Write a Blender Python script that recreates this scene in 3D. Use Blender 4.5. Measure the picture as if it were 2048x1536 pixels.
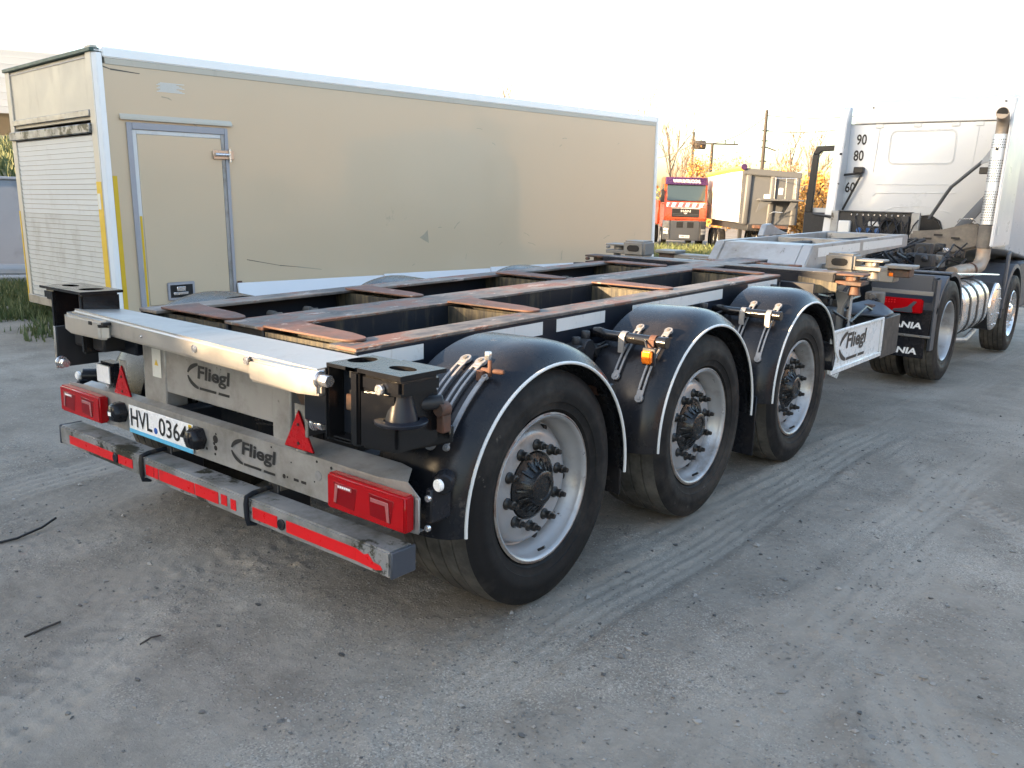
import bpy, bmesh, math, random
import numpy as np
from mathutils import Matrix, Vector
R = math.radians
rnd = random.Random(7)
for o in list(bpy.data.objects): bpy.data.objects.remove(o)
S = bpy.context.scene
C = S.collection

# ---------------------------------------------------------------- camera
yaw, pit, rol = 0.6689, 0.2089, 0.0296
CAM = Vector((3.1214, -2.6809, 1.6046))
fw = Vector((-math.sin(yaw)*math.cos(pit), math.cos(yaw)*math.cos(pit), -math.sin(pit)))
r0 = Vector((math.cos(yaw), math.sin(yaw), 0)); u0 = r0.cross(fw)
rt = math.cos(rol)*r0 + math.sin(rol)*u0; up = rt.cross(fw)
cd = bpy.data.cameras.new('camera'); cam = bpy.data.objects.new('camera', cd); C.objects.link(cam)
cd.lens = 30.541; cd.sensor_width = 36; cd.clip_end = 2000; cd.clip_start = .05
m = Matrix((rt, up, -fw)).transposed().to_4x4(); m.translation = CAM; cam.matrix_world = m
S.camera = cam
S.render.resolution_x, S.render.resolution_y = 1024, 768

# ---------------------------------------------------------------- sky, sun, exposure
SUN_EL, SUN_AZ = R(11), R(25)          # azimuth measured from -Y towards -X
sd = Vector((-math.sin(SUN_AZ)*math.cos(SUN_EL), -math.cos(SUN_AZ)*math.cos(SUN_EL), math.sin(SUN_EL)))
W = bpy.data.worlds.new('World'); S.world = W; W.use_nodes = True
nt = W.node_tree
bg = nt.nodes['Background']; sky = nt.nodes.new('ShaderNodeTexSky'); sky.sky_type = 'NISHITA'
sky.sun_disc = False; sky.sun_elevation = SUN_EL
sky.sun_rotation = math.atan2(sd.x, sd.y)
sky.air_density = 1.0; sky.dust_density = 3.2; sky.ozone_density = 0.9; sky.altitude = 100
nt.links.new(sky.outputs[0], bg.inputs[0]); bg.inputs[1].default_value = 0.15
sl = bpy.data.lights.new('sun', 'SUN'); sun = bpy.data.objects.new('sun', sl); C.objects.link(sun)
sl.energy = 4.0; sl.angle = R(.55); sl.color = (1, .70, .40)
sun.rotation_euler = (-sd).to_track_quat('-Z', 'Y').to_euler()
sun.location = (-8, -20, 15)
S.view_settings.view_transform = 'Standard'; S.view_settings.look = 'None'
S.view_settings.exposure = 2.6; S.view_settings.gamma = 1; S.view_settings.use_curve_mapping = False

# ---------------------------------------------------------------- materials
MATS = {}
def newmat(name):
    m = bpy.data.materials.new(name); m.use_nodes = True
    n = m.node_tree; b = n.nodes['Principled BSDF']; MATS[name] = m
    return m, n, b
def N(n, t, **kw):
    x = n.nodes.new(t)
    for k, v in kw.items():
        if k.startswith('i_'): x.inputs[k[2:]].default_value = v
        else: setattr(x, k, v)
    return x
def pos(n, scale=(1, 1, 1)):
    g = N(n, 'ShaderNodeNewGeometry'); mp = N(n, 'ShaderNodeMapping'); mp.inputs['Scale'].default_value = scale
    n.links.new(g.outputs['Position'], mp.inputs['Vector']); return mp.outputs[0]
def noise(n, vec, scale, detail=5, rough=.6):
    x = N(n, 'ShaderNodeTexNoise'); x.inputs['Scale'].default_value = scale; x.inputs['Detail'].default_value = detail
    x.inputs['Roughness'].default_value = rough; n.links.new(vec, x.inputs['Vector']); return x.outputs['Fac']
def ramp(n, fac, a, b, ca=(0, 0, 0, 1), cb=(1, 1, 1, 1)):
    x = N(n, 'ShaderNodeValToRGB'); e = x.color_ramp.elements
    e[0].position = a; e[1].position = b; e[0].color = ca; e[1].color = cb
    n.links.new(fac, x.inputs[0]); return x.outputs[0]
def mix(n, fac, a, b, mode='MIX'):
    x = N(n, 'ShaderNodeMix', data_type='RGBA', blend_type=mode)
    for s, v in ((x.inputs[0], fac), (x.inputs[6], a), (x.inputs[7], b)):
        if isinstance(v, (int, float)): s.default_value = v
        elif isinstance(v, tuple): s.default_value = (*v, 1) if len(v) == 3 else v
        else: n.links.new(v, s)
    return x.outputs[2]
def mathn(n, op, a, b):
    x = N(n, 'ShaderNodeMath', operation=op)
    for s, v in ((x.inputs[0], a), (x.inputs[1], b)):
        if isinstance(v, (int, float)): s.default_value = v
        else: n.links.new(v, s)
    return x.outputs[0]
def bumpn(n, b, h, strength=.3, dist=.01):
    x = N(n, 'ShaderNodeBump'); x.inputs['Strength'].default_value = strength; x.inputs['Distance'].default_value = dist
    n.links.new(h, x.inputs['Height']); n.links.new(x.outputs[0], b.inputs['Normal'])
def sc(c, k): return tuple(min(1, v*k) for v in c)
def mat(name, col, rough=.5, metal=0, var=.15, vs=6, dirt=None, damt=.5, ds=5, stretch=(1, 1, 1), spots=None, samt=.62, ss=25,
        bump=0, bs=60, coat=0, rvar=.15, emit=None, spec=.5):
    """base colour with mottling, a soft dirt film and hard-edged wear spots (rust, chips)"""
    m, n, b = newmat(name)
    p = pos(n); ps = pos(n, stretch)
    c = mix(n, noise(n, p, vs), sc(col, 1-var), sc(col, 1+var))
    r = None
    if dirt:
        f = ramp(n, noise(n, ps, ds, 7, .65), 1-damt-.12, 1-damt+.16)
        c = mix(n, f, c, dirt)
    if spots:
        f2 = ramp(n, noise(n, p, ss, 8, .7), samt, samt+.04)
        c = mix(n, f2, c, spots)
    n.links.new(c, b.inputs['Base Color'])
    rr = ramp(n, noise(n, p, vs*2.3, 6, .7), .25, .8, (max(0, rough-rvar),)*3+(1,), (min(1, rough+rvar),)*3+(1,))
    n.links.new(rr, b.inputs['Roughness'])
    b.inputs['Metallic'].default_value = metal; b.inputs['Specular IOR Level'].default_value = spec
    b.inputs['Coat Weight'].default_value = coat; b.inputs['Coat Roughness'].default_value = .08
    if bump: bumpn(n, b, noise(n, p, bs, 6, .7), bump, .004)
    if emit: b.inputs['Emission Color'].default_value = (*emit[0], 1); b.inputs['Emission Strength'].default_value = emit[1]
    return m
RUST = (.125, .052, .030); DUST = (.22, .19, .155)
mat('chassis', (.010, .013, .021), .38, 0, .3, 5, DUST, .12, 3, (1, 1, .35), RUST, .73, 18, .05, spec=0.28)
mat('chassis_inner', (.013, .016, .022), .5, 0, .3, 5, (.09, .075, .05), .35, 4, (3, 3, .5), RUST, .7, 14, .05, spec=0.18)
mat('black_gloss', (.008, .008, .009), .13, 0, .3, 9, (.03, .024, .018), .12, 6, bump=.3, bs=45)
mat('plastic', (.0115, .013, .0175), .27, 0, .25, 5, (.032, .027, .024), .42, 3.2, (1, 1, .7), (.06, .053, .047), .655, 12, .02, 120, rvar=.1, spec=.25)
mat('rubber', (.011, .011, .0115), .66, 0, .25, 6, (.048, .043, .038), .40, 4.5, spots=(.085, .077, .068), samt=.66, ss=11, bump=.1, bs=90, spec=.2)
mat('tread', (.045, .042, .038), .85, 0, .25, 9, (.13, .12, .105), .45, 7, bump=.25, bs=70)
mat('rim', (.37, .37, .375), .36, .35, .16, 7, (.13, .108, .088), .38, 5, spots=(.05, .03, .022), samt=.68, ss=18, bump=.03)
mat('rim_edge', (.30, .27, .24), .55, .2, .2, 9, RUST, .45, 16)
mat('grease', (.010, .010, .011), .28, 0, .4, 14, (.06, .055, .05), .25, 12, bump=.6, bs=38)
mat('nut', (.014, .013, .012), .45, 0, .3, 20, RUST, .2, 20)
mat('aluminium', (.46, .445, .42), .45, .75, .10, 4, (.30, .285, .27), .35, 3.5, (2.5, 1, 1), (.15, .13, .11), .76, 20, .04, 80, rvar=.12)
mat('galvanised', (.36, .355, .345), .5, .5, .14, 5, (.19, .18, .16), .46, 5, (1, 1, 1), (.07, .06, .05), .66, 12, .05, 60)
mat('galv_stained', (.30, .305, .31), .52, .4, .18, 5, (.10, .10, .085), .45, 6, (1, 1, 1), (.036, .037, .026), .545, 4.2, .08, 60)
mat('strap', (.25, .25, .255), .55, .45, .15, 9, (.14, .11, .09), .3, 14)
mat('oxide', (.145, .066, .046), .72, 0, .3, 9, (.07, .048, .038), .46, 8, (1, 1, 1), (.27, .21, .18), .60, 14, .25, 60)
mat('rust', (.085, .038, .024), .8, 0, .35, 12, (.045, .027, .02), .35, 14, bump=.3)
mat('tape', (.66, .66, .64), .35, 0, .06, 9, (.36, .33, .25), .28, 7, (6, 6, .6), bump=.08, bs=160)
mat('tape_red', (.60, .010, .014), .35, 0, .06, 10, (.42, .018, .018), .3, 14, spots=(.5, .3, .27), samt=.74, ss=30, spec=.3)
mat('lens_red', (.34, .003, .006), .15, 0, .06, 5, spec=.35)
mat('lens_inner', (.19, .002, .005), .2, 0, .05, 5, spec=.3)
mat('lens_clear', (.34, .10, .10), .15, 0, .1, 8, coat=.5)
mat('lamp_glass', (.86, .86, .86), .2, 0, .12, 60, coat=.3, bump=.4, bs=60)
mat('amber', (.75, .17, .012), .2, 0, .1, 8, coat=.5)
mat('reflector', (.38, .006, .010), .3, 0, .08, 6, (.34, .012, .012), .3, 8, spec=.3)
mat('white_trim', (.66, .66, .64), .5, 0, .06, 8, (.40, .37, .33), .2, 5)
mat('white_paint', (.70, .70, .69), .3, 0, .03, 3, (.52, .51, .49), .2, 2, coat=.3)
mat('fairing', (.62, .62, .61), .35, 0, .05, 3, (.42, .41, .40), .3, 3)
mat('cab_white', (.50, .52, .545), .36, 0, .02, 1.5, (.455, .47, .485), .18, 1.3, coat=.2)
mat('ink', (.012, .012, .013), .5, 0, .2, 20)
mat('plate_white', (.78, .78, .78), .3, 0, .02, 5)
mat('plate_blue', (.10, .42, .66), .35, 0, .25, 60)
mat('blue', (.02, .10, .42), .35)
mat('yellow', (.68, .44, .01), .45, 0, .1, 6)
mat('sticker', (.62, .63, .60), .45, 0, .1, 60)
mat('zinc', (.62, .62, .63), .25, .85, .1, 20)
mat('goose', (.34, .35, .36), .48, .35, .12, 3, (.20, .185, .165), .45, 3, spots=(.09, .08, .07), samt=.62, ss=6, bump=.05)
mat('lock_grey', (.19, .185, .175), .5, .2, .12, 6, (.20, .16, .12), .4, 7, spots=RUST, samt=.68, ss=14, bump=.06)
mat('lock_rust', (.055, .04, .032), .7, .1, .3, 9, RUST, .5, 9, bump=.2)
mat('road_film', (.115, .105, .095), .75, 0, .25, 5, (.20, .175, .145), .4, 5, bump=.1)
mat('frame_dark', (.018, .019, .022), .55, 0, .3, 6, (.09, .08, .07), .3, 5)
mat('grey_plastic', (.045, .052, .066), .55, 0, .15, 4, (.12, .115, .11), .3, 3)
mat('chrome', (.70, .68, .67), .24, .8, .06, 5, (.45, .42, .40), .2, 5)
mat('stack', (.60, .60, .60), .35, .7, .1, 8, (.35, .26, .2), .25, 6)
mat('pipe_rust', (.30, .25, .20), .6, .4, .2, 8, (.30, .15, .08), .35, 7)
mat('hole', (.006, .005, .005), .7)
mat('glass_dark', (.03, .045, .05), .08, 0, .1, 2, coat=.5)
mat('cable_blue', (.03, .10, .28), .4)
# box body
def box_panel():
    m, n, b = newmat('box_panel'); p = pos(n)
    c = mix(n, noise(n, p, .7, 4), (.55, .435, .298), (.585, .468, .328))
    f = ramp(n, noise(n, pos(n, (1, .8, 2.6)), 5, 8, .75), .69, .76); c = mix(n, mathn(n, 'MULTIPLY', f, .35), c, (.22, .195, .15))
    f = ramp(n, noise(n, pos(n, (1, 1.1, .8)), 2.2, 10, .75), .655, .70); c = mix(n, mathn(n, 'MULTIPLY', f, .3), c, (.25, .22, .17))
    n.links.new(c, b.inputs['Base Color']); b.inputs['Roughness'].default_value = .28
    b.inputs['Coat Weight'].default_value = .55; b.inputs['Coat Roughness'].default_value = .07
    bumpn(n, b, noise(n, p, 1.3, 2), .06, .03)
box_panel()
mat('box_rear', (.50, .455, .375), .5, 0, .06, 2, (.36, .32, .26), .3, 3, (2, 2, .5))
mat('shutter', (.60, .60, .575), .5, 0, .06, 3, (.42, .405, .37), .38, 4, (1, 1, .6), (.28, .24, .2), .76, 14)
mat('shutter_clean', (.66, .665, .65), .5, 0, .04, 3, (.54, .53, .5), .3, 5, (1, 1, .6))
mat('trim_white', (.84, .84, .83), .4, .1, .05, 4, (.55, .52, .47), .22, 5)
mat('paint_yellow', (.62, .40, .015), .5, 0, .12, 5, (.55, .44, .2), .25, 6)
mat('door_frame', (.33, .325, .35), .5, .1, .1, 5)
mat('galv_bolt', (.55, .42, .32), .35, .7, .15, 30)
mat('sheet_white', (.70, .72, .76), .45, 0, .03, 3)
mat('roof_green', (.05, .09, .075), .6)
# background
mat('cladding', (.62, .63, .64), .5, 0, .05, .7)
mat('concrete_blue', (.26, .29, .34), .8, 0, .12, 1.2, (.17, .18, .2), .3, 2, bump=.1)
mat('concrete', (.25, .245, .24), .85, 0, .15, 4, (.16, .15, .14), .3, 5, bump=.2)
mat('stone', (.19, .15, .115), .9, 0, .35, 7, bump=.4, bs=20)
mat('orange', (.52, .062, .010), .32, 0, .05, 2, coat=.4)
mat('visor', (.035, .012, .05), .3)
mat('bumper_grey', (.085, .09, .10), .5, 0, .1, 4)
mat('headlight', (.6, .6, .6), .12, .2, .3, 20, coat=.5)
mat('chevron_red', (.50, .10, .09), .4)
mat('tipper_side', (.66, .64, .62), .4, 0, .04, 1)
mat('tipper_grey_shaded', (.072, .077, .085), .6, .0, .08, 1.5, (.08, .08, .08), .3, 1.5)  # grey darkened in the base colour to stand for shade on the front
mat('tarp', (.62, .34, .05), .6, 0, .1, 2)
mat('pole_wood', (.035, .03, .027), .85, 0, .2, 3)
mat('wire', (.03, .03, .03), .6)
mat('bark', (.10, .08, .066), .9, 0, .3, 6, bump=.3)
mat('twigs', (.13, .095, .068), .9, 0, .3, 3)
def leafmat(name, a, b_):
    m, n, b = newmat(name)
    g = N(n, 'ShaderNodeNewGeometry')
    c = mix(n, g.outputs['Random Per Island'], a, b_)
    n.links.new(c, b.inputs['Base Color']); b.inputs['Roughness'].default_value = .7
    b.inputs['Subsurface Weight'].default_value = 0
leafmat('leaf_orange', (.42, .17, .03), (.60, .33, .08))
leafmat('leaf_tan', (.45, .28, .12), (.55, .40, .2))
leafmat('grass', (.045, .075, .02), (.13, .14, .05))
leafmat('pebbles', (.05, .05, .05), (.30, .285, .26))
mat('hall_wall', (.40, .285, .205), .85, 0, .1, .8)
mat('hall_wall_grey', (.25, .24, .23), .85, 0, .1, .8)
mat('hall_roof', (.12, .11, .11), .8)
mat('twig_dry', (.045, .04, .036), .85, 0, .3, 20)
def deckmat():
    m, n, b = newmat('deck'); p = pos(n, (1, .45, 1))
    n1 = noise(n, p, 6, 8, .7); n2 = noise(n, p, 5.2, 10, .75); n3 = noise(n, pos(n, (1, .35, 1)), 15, 9, .75); n4 = noise(n, p, 2.6, 8, .7)
    c = mix(n, ramp(n, n1, .42, .58), (.05, .046, .044), (.15, .13, .113))
    c = mix(n, ramp(n, n4, .47, .54), c, (.175, .15, .127))
    c = mix(n, ramp(n, n2, .525, .56), c, (.16, .068, .04))
    c = mix(n, ramp(n, n3, .585, .62), c, (.34, .285, .25))
    n.links.new(c, b.inputs['Base Color']); b.inputs['Roughness'].default_value = .62; bumpn(n, b, n2, .4, .004)
deckmat()
def streakmat():
    m, n, b = newmat('cross_face'); p = pos(n, (7, 7, .8))
    c = mix(n, ramp(n, noise(n, p, 6, 6, .6), .40, .85), (.016, .017, .017), (.16, .13, .076))
    n.links.new(c, b.inputs['Base Color']); b.inputs['Roughness'].default_value = .65
streakmat()

# ---------------------------------------------------------------- mesh helpers
XF = [Matrix.Identity(4)]
class MB:
    def __init__(s): s.v = []; s.f = []
    def add(s, vs, fs):
        k = len(s.v); s.v += [tuple(v) for v in vs]; s.f += [tuple(i+k for i in f) for f in fs]; return s
    def box(s, x0, x1, y0, y1, z0, z1):
        v = [(x, y, z) for z in (z0, z1) for y in (y0, y1) for x in (x0, x1)]
        return s.add(v, [(0, 2, 3, 1), (4, 5, 7, 6), (0, 1, 5, 4), (2, 6, 7, 3), (0, 4, 6, 2), (1, 3, 7, 5)])
    def hexa(s, lo, hi):   # two quads (4 pts each)
        return s.add(list(lo)+list(hi), [(3, 2, 1, 0), (4, 5, 6, 7)]+[(i, (i+1) % 4, 4+(i+1) % 4, 4+i) for i in range(4)])
    def prism(s, pts, vec):
        n = len(pts); vec = Vector(vec)
        return s.add([Vector(p) for p in pts]+[Vector(p)+vec for p in pts],
                     [tuple(range(n))[::-1], tuple(range(n, 2*n))]+[(i, (i+1) % n, n+(i+1) % n, n+i) for i in range(n)])
    def tube(s, pts, r, n=10, cap=True, r2=None):
        pts = [Vector(p) for p in pts]; k = len(pts); vs = []; ref = None
        for i, p in enumerate(pts):
            t = (pts[min(i+1, k-1)]-pts[max(i-1, 0)]).normalized()
            if ref is None or abs(ref.dot(t)) > .95: ref = Vector((0, 0, 1)) if abs(t.z) < .9 else Vector((1, 0, 0))
            a = t.cross(ref).normalized(); b = a.cross(t).normalized(); ref = b
            rr = r if r2 is None else r+(r2-r)*i/(k-1)
            vs += [p+rr*(math.cos(2*math.pi*j/n)*a+math.sin(2*math.pi*j/n)*b) for j in range(n)]
        fs = [(i*n+j, i*n+(j+1) % n, (i+1)*n+(j+1) % n, (i+1)*n+j) for i in range(k-1) for j in range(n)]
        if cap: fs += [tuple(range(n))[::-1], tuple(range((k-1)*n, k*n))]
        return s.add(vs, fs)
    def cyl(s, a, b, r, n=16, r2=None): return s.tube([a, b], r, n, True, r2)
    def lathe(s, prof, cen, n=48, axis='x', a0=0, a1=2*math.pi, closed=False):
        """prof: (axial, radius) pairs"""
        full = abs(a1-a0) > 6.28; m_ = n if full else n+1; k = len(prof); vs = []
        cx, cy, cz = cen
        for i in range(m_):
            a = a0+(a1-a0)*i/n; c_, s_ = math.cos(a), math.sin(a)
            for (x, r) in prof:
                if axis == 'x': vs.append((cx+x, cy+r*c_, cz+r*s_))
                elif axis == 'y': vs.append((cx+r*c_, cy+x, cz+r*s_))
                else: vs.append((cx+r*c_, cy+r*s_, cz+x))
        fs = []; kk = k if closed else k-1
        for i in range(n):
            j = (i+1) % m_
            for q in range(kk): fs.append((i*k+q, i*k+(q+1) % k, j*k+(q+1) % k, j*k+q))
        if closed and not full: fs += [tuple(range(k)), tuple(range((m_-1)*k, m_*k))[::-1]]
        return s.add(vs, fs)
    def build(s, name, mt, parent=None, bevel=0, seg=1, sharp=38, smooth=True):
        vs = [XF[0] @ Vector(v) for v in s.v]
        lo = [min(v[i] for v in vs) for i in range(3)]; hi = [max(v[i] for v in vs) for i in range(3)]
        c = Vector([(a+b)/2 for a, b in zip(lo, hi)])
        me = bpy.data.meshes.new(name); bm = bmesh.new()
        bv = [bm.verts.new(v-c) for v in vs]
        for f in s.f:
            try: bm.faces.new([bv[i] for i in f])
            except ValueError: pass
        bmesh.ops.recalc_face_normals(bm, faces=bm.faces)
        if bevel:
            es = [e for e in bm.edges if len(e.link_faces) == 2 and e.calc_face_angle(0) > R(30)]
            bmesh.ops.bevel(bm, geom=es, offset=bevel, segments=seg, affect='EDGES', clamp_overlap=True)
        for f in bm.faces: f.smooth = smooth
        bm.to_mesh(me); bm.free()
        if smooth: me.set_sharp_from_angle(angle=R(sharp))
        me.materials.append(MATS[mt])
        o = bpy.data.objects.new(name, me); C.objects.link(o); o['wo'] = tuple(c)
        if parent is not None:
            o.parent = parent; o.location = c-Vector(parent['wo'])
        else: o.location = c
        return o
def thing(name, label, cat, loc, group=None):
    o = bpy.data.objects.new(name, None); C.objects.link(o); o.empty_display_size = .2
    loc = XF[0] @ Vector(loc); o.location = loc; o['wo'] = tuple(loc); return tag(o, label, cat, group)
def tag(o, label, cat, group=None):
    o['label'] = label; o['category'] = cat
    if group: o['group'] = group
    return o
def struct(o): o['kind'] = 'structure'; return o
def copyt(o, off, parent=None):
    """copy a thing/part with its children, shifted by off (world)"""
    c = o.copy(); C.objects.link(c); off = Vector(off); c['wo'] = tuple(Vector(o['wo'])+off)
    if parent is not None:
        c.parent = parent; c.location = Vector(c['wo'])-Vector(parent['wo'])
    else: c.location = Vector(c['wo'])
    for ch in o.children: copyt(ch, off, c)
    return c
def B(name, mt, parent, x0, x1, y0, y1, z0, z1, bevel=.004, **k): return MB().box(x0, x1, y0, y1, z0, z1).build(name, mt, parent, bevel, **k)
TXT = {}
def text_data(s, bold, shear):
    """lettering outline as unit mesh data, evaluated once before the scene grows"""
    k = (s, bold, shear)
    if k not in TXT:
        cu = bpy.data.curves.new('lettering', 'FONT'); cu.body = s; cu.size = 1; cu.offset = bold; cu.shear = shear; cu.extrude = 0; cu.resolution_u = 3
        ob = bpy.data.objects.new('lettering', cu); C.objects.link(ob); dg = bpy.context.evaluated_depsgraph_get()
        me = bpy.data.meshes.new_from_object(ob.evaluated_get(dg)); bpy.data.objects.remove(ob)
        co = np.zeros(len(me.vertices)*3); me.vertices.foreach_get('co', co); co = co.reshape(-1, 3)
        lo, hi = co.min(0), co.max(0); co = (co-lo)/np.maximum(hi-lo, 1e-6)
        TXT[k] = (co, [tuple(p.vertices) for p in me.polygons]); bpy.data.meshes.remove(me)
    return TXT[k]
for k in (('Fliegl', .03, .10), ('HVL', .012, 0), ('0364', .012, 0), ('19', .01, 0), ('SCANIA', .035, .12), ('90', .022, 0), ('80', .022, 0), ('60', .022, 0), ('WWW.RHTRUCKS.NL', .0, 0), ('MAN', .03, 0), ('HRB 673', .01, 0)): text_data(*k)
def text(name, s, mt, parent, org, ux, uy, w, h, bold=.0, shear=0, depth=.0015, mb=None):
    """lettering fitted into w x h; org = lower-left corner, ux/uy = right/up unit vectors"""
    co, fs = text_data(s, bold, shear); ux, uy, org = Vector(ux), Vector(uy), Vector(org); nz = ux.cross(uy)
    vs = [org+ux*float(c[0]*w)+uy*float(c[1]*h)+nz*depth for c in co]
    mb = mb or MB(); mb.add(vs, fs)
    return mb.build(name, mt, parent, smooth=False) if name else mb
def logo(parent, org, ux, uy, w, mt='ink', depth=.0015):
    """swoosh ring, lettering and underline"""
    ux, uy, org = Vector(ux), Vector(uy), Vector(org); nz = ux.cross(uy); mb = MB()
    text(None, 'Fliegl', mt, parent, org+ux*w*.24+uy*w*.045, ux, uy, w*.74, w*.235, .03, .10, depth, mb)
    def P(x, y): return org+ux*w*x+uy*w*y+nz*depth
    def arc(cx, cy, ra, rb, a0, a1, wid, n=14):
        pts = []
        for i in range(n+1):
            t = i/n; a = R(a0+(a1-a0)*t); ww = wid*(.35+.65*math.sin(math.pi*min(1, .1+t*.8)))
            pts.append((P(cx+(ra)*math.cos(a), cy+(rb)*math.sin(a)), P(cx+(ra-ww)*math.cos(a), cy+(rb-ww)*math.sin(a))))
        mb.add([q for pr in pts for q in pr], [(2*i, 2*i+1, 2*i+3, 2*i+2) for i in range(n)])
    arc(.27, .13, .27, .175, 92, 172, .06); arc(.27, .13, .27, .175, 186, 268, .06)
    for a, b in ((.28, .66), (.71, .95)):
        mb.add([P(a, -.045), P(b, -.045), P(b+.01, -.01), P(a+.01, -.01)], [(0, 1, 2, 3)])
    return mb.build('logo', mt, parent, smooth=False)

# ---------------------------------------------------------------- ground
def sst(a, b, x):
    t = np.clip((x-a)/(b-a), 0, 1); return t*t*(3-2*t)
def gbase(x, y):
    t = np.maximum(0, y-3.2)
    return -.6*(1-np.exp(-(t/13.5)**1.5))
def vnoise(x, y, seed=0):
    xi, yi = np.floor(x).astype(np.int64), np.floor(y).astype(np.int64); xf, yf = x-xi, y-yi
    def h(a, b):
        n = (a*374761393+b*668265263+seed*1442695041) & 0x7fffffff; n = ((n ^ (n >> 13))*1274126177) & 0x7fffffff
        return ((n ^ (n >> 16)) & 0xffff)/65535.0
    u, v = xf*xf*(3-2*xf), yf*yf*(3-2*yf)
    return (h(xi, yi)*(1-u)+h(xi+1, yi)*u)*(1-v)+(h(xi, yi+1)*(1-u)+h(xi+1, yi+1)*u)*v
def fbm(x, y, o=4, seed=0):
    s, a = 0, .5
    for i in range(o): s = s+a*vnoise(x*2**i, y*2**i, seed+i); a *= .5
    return s
# tyre tracks: circles (cx, cy, R, half width, depth, lug pitch)
TRK = [(-200, -30, 200.4, .19, .012, 0), (-200, -30, 202.3, .19, .012, 0), (-150, 10, 151.5, .18, .012, 0), (-150, 10, 149.6, .17, .011, .09), (90, -14, 89.1, .18, .011, 0),
       (90, -14, 91.0, .16, .010, .1), (-46, -6, 46.9, .17, .011, 0), (-46, -6, 45.0, .16, .011, .085), (-30, -16, 33.6, .16, .011, .09), (-30, -16, 35.5, .16, .011, 0), (26, 14, 27.2, .18, .011, 0),
       (26, 14, 25.1, .15, .011, 0), (-9, -13, 15.9, .14, .012, .08), (-9, -13, 13.9, .14, .012, .08), (-62, 3, 64.2, .2, .011, 0), (-62, 3, 65.6, .17, .010, 0),
       (16, -4, 18.2, .15, .010, 0), (7.5, 6, 5.6, .16, .010, 0), (7.5, 6, 4.9, .12, .009, 0), (7.2, 7, 6.6, .12, .009, .06), (60, -2, 58.1, .16, .009, 0), (60, -2, 56.4, .16, .009, 0),
       (-120, -40, 126.2, .2, .012, 0), (-120, -40, 127.4, .2, .012, .11), (-120, -40, 125.1, .16, .011, 0), (140, -35, 140.6, .17, .011, 0), (140, -35, 141.9, .17, .011, .08), (300, 8, 297.9, .2, .011, 0), (300, 8, 298.7, .15, .011, 0)]
def gdetail(x, y):
    z = .05*(fbm(x*.23+5, y*.23, 3, 3)-.5)*sst(2.2, 9, np.abs(x))+.018*(fbm(x*1.1, y*1.1, 3, 11)-.45)
    near = np.exp(-((x-1)**2+(y-1)**2)/160.0); comp = np.zeros_like(z)
    wx = x+.10*(vnoise(x*.9, y*.9, 51)-.5); wy = y+.10*(vnoise(x*.9, y*.9, 52)-.5)
    for i, (cx, cy, RR, w, d, lug) in enumerate(TRK):
        dx, dy = wx-cx, wy-cy; q = np.hypot(dx, dy)-RR
        m_ = np.abs(q) < w*2.2
        if not m_.any(): continue
        qq, xx, yy = q[m_], x[m_], y[m_]
        fade = sst(.30, .60, fbm(xx*.42+i*3.1, yy*.42, 2, 20+i))
        e = np.exp(-np.abs(qq/w)**4)
        ribs = .5*np.cos(qq*2*np.pi/(w*.40))
        if lug: ribs = ribs+.8*np.sign(np.sin(np.arctan2(dy[m_], dx[m_])*RR*2*np.pi/lug+np.abs(qq)*25))*(np.abs(qq) > w*.3)
        berm = .7*np.exp(-((np.abs(qq)-w*1.15)/(.035))**2)
        z[m_] += 1.15*near[m_]*fade*d*(-e*(.8+ribs*.5)+berm)
        comp[m_] = np.maximum(comp[m_], fade*e*(.75-.35*ribs)-.5*fade*berm)
    clod = sst(.56, .72, fbm(x*9+3, y*9, 3, 61))*sst(.42, .6, fbm(x*.7, y*.7, 2, 62))
    z = z+.010*(fbm(x*7, y*7, 3, 31)-.45)+.0055*(vnoise(x*31, y*31, 41)-.5)+.012*clod
    return z, comp
def flatmask(x, y):      # no bumps right under the wheels
    k = np.ones_like(x)
    for wx in (-1.01, 1.01):
        for wy in (0, 1.352, 2.704, 6.77, 10.43): k = k*(1-np.exp(-(((x-wx)/.28)**2+((y-wy)/.22)**2)))
    return k
def ground_z(x, y):
    x, y = np.asarray(x, float), np.asarray(y, float)
    return gbase(x, y)+gdetail(np.atleast_1d(x), np.atleast_1d(y))[0].reshape(x.shape)*flatmask(x, y)
def axis_pts(lo, hi, a, b, fine, far):
    mid = np.arange(a, b, fine); l = [a]; st = fine
    while l[-1] > lo: st *= 1.10; l.append(l[-1]-min(st, far))
    h = [mid[-1]]; st = fine
    while h[-1] < hi: st *= 1.10; h.append(h[-1]+min(st, far))
    return np.concatenate([l[1:][::-1], mid, h[1:]])
gx = axis_pts(-700, 700, -2.6, 3.4, .0125, 60); gy = axis_pts(-120, 900, -2.3, 2.6, .0125, 60)
X, Y = np.meshgrid(gx, gy); Zg, COMP = gdetail(X, Y); Zg = gbase(X, Y)+Zg*flatmask(X, Y)
nx, ny = len(gx), len(gy); co = np.stack([X, Y, Zg], -1).reshape(-1, 3)
i0 = (np.arange(ny-1)[:, None]*nx+np.arange(nx-1)[None]).reshape(-1)
fc = np.stack([i0, i0+1, i0+nx+1, i0+nx], 1)
me = bpy.data.meshes.new('ground'); me.vertices.add(len(co)); me.vertices.foreach_set('co', co.ravel())
me.loops.add(fc.size); me.loops.foreach_set('vertex_index', fc.ravel()); me.polygons.add(len(fc))
me.polygons.foreach_set('loop_start', np.arange(len(fc))*4); me.polygons.foreach_set('loop_total', np.full(len(fc), 4))
me.update(); me.validate(); at_ = me.attributes.new('packed', 'FLOAT', 'POINT'); at_.data.foreach_set('value', COMP.astype(np.float32).ravel()); me.polygons.foreach_set('use_smooth', np.ones(len(fc), bool))
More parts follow.
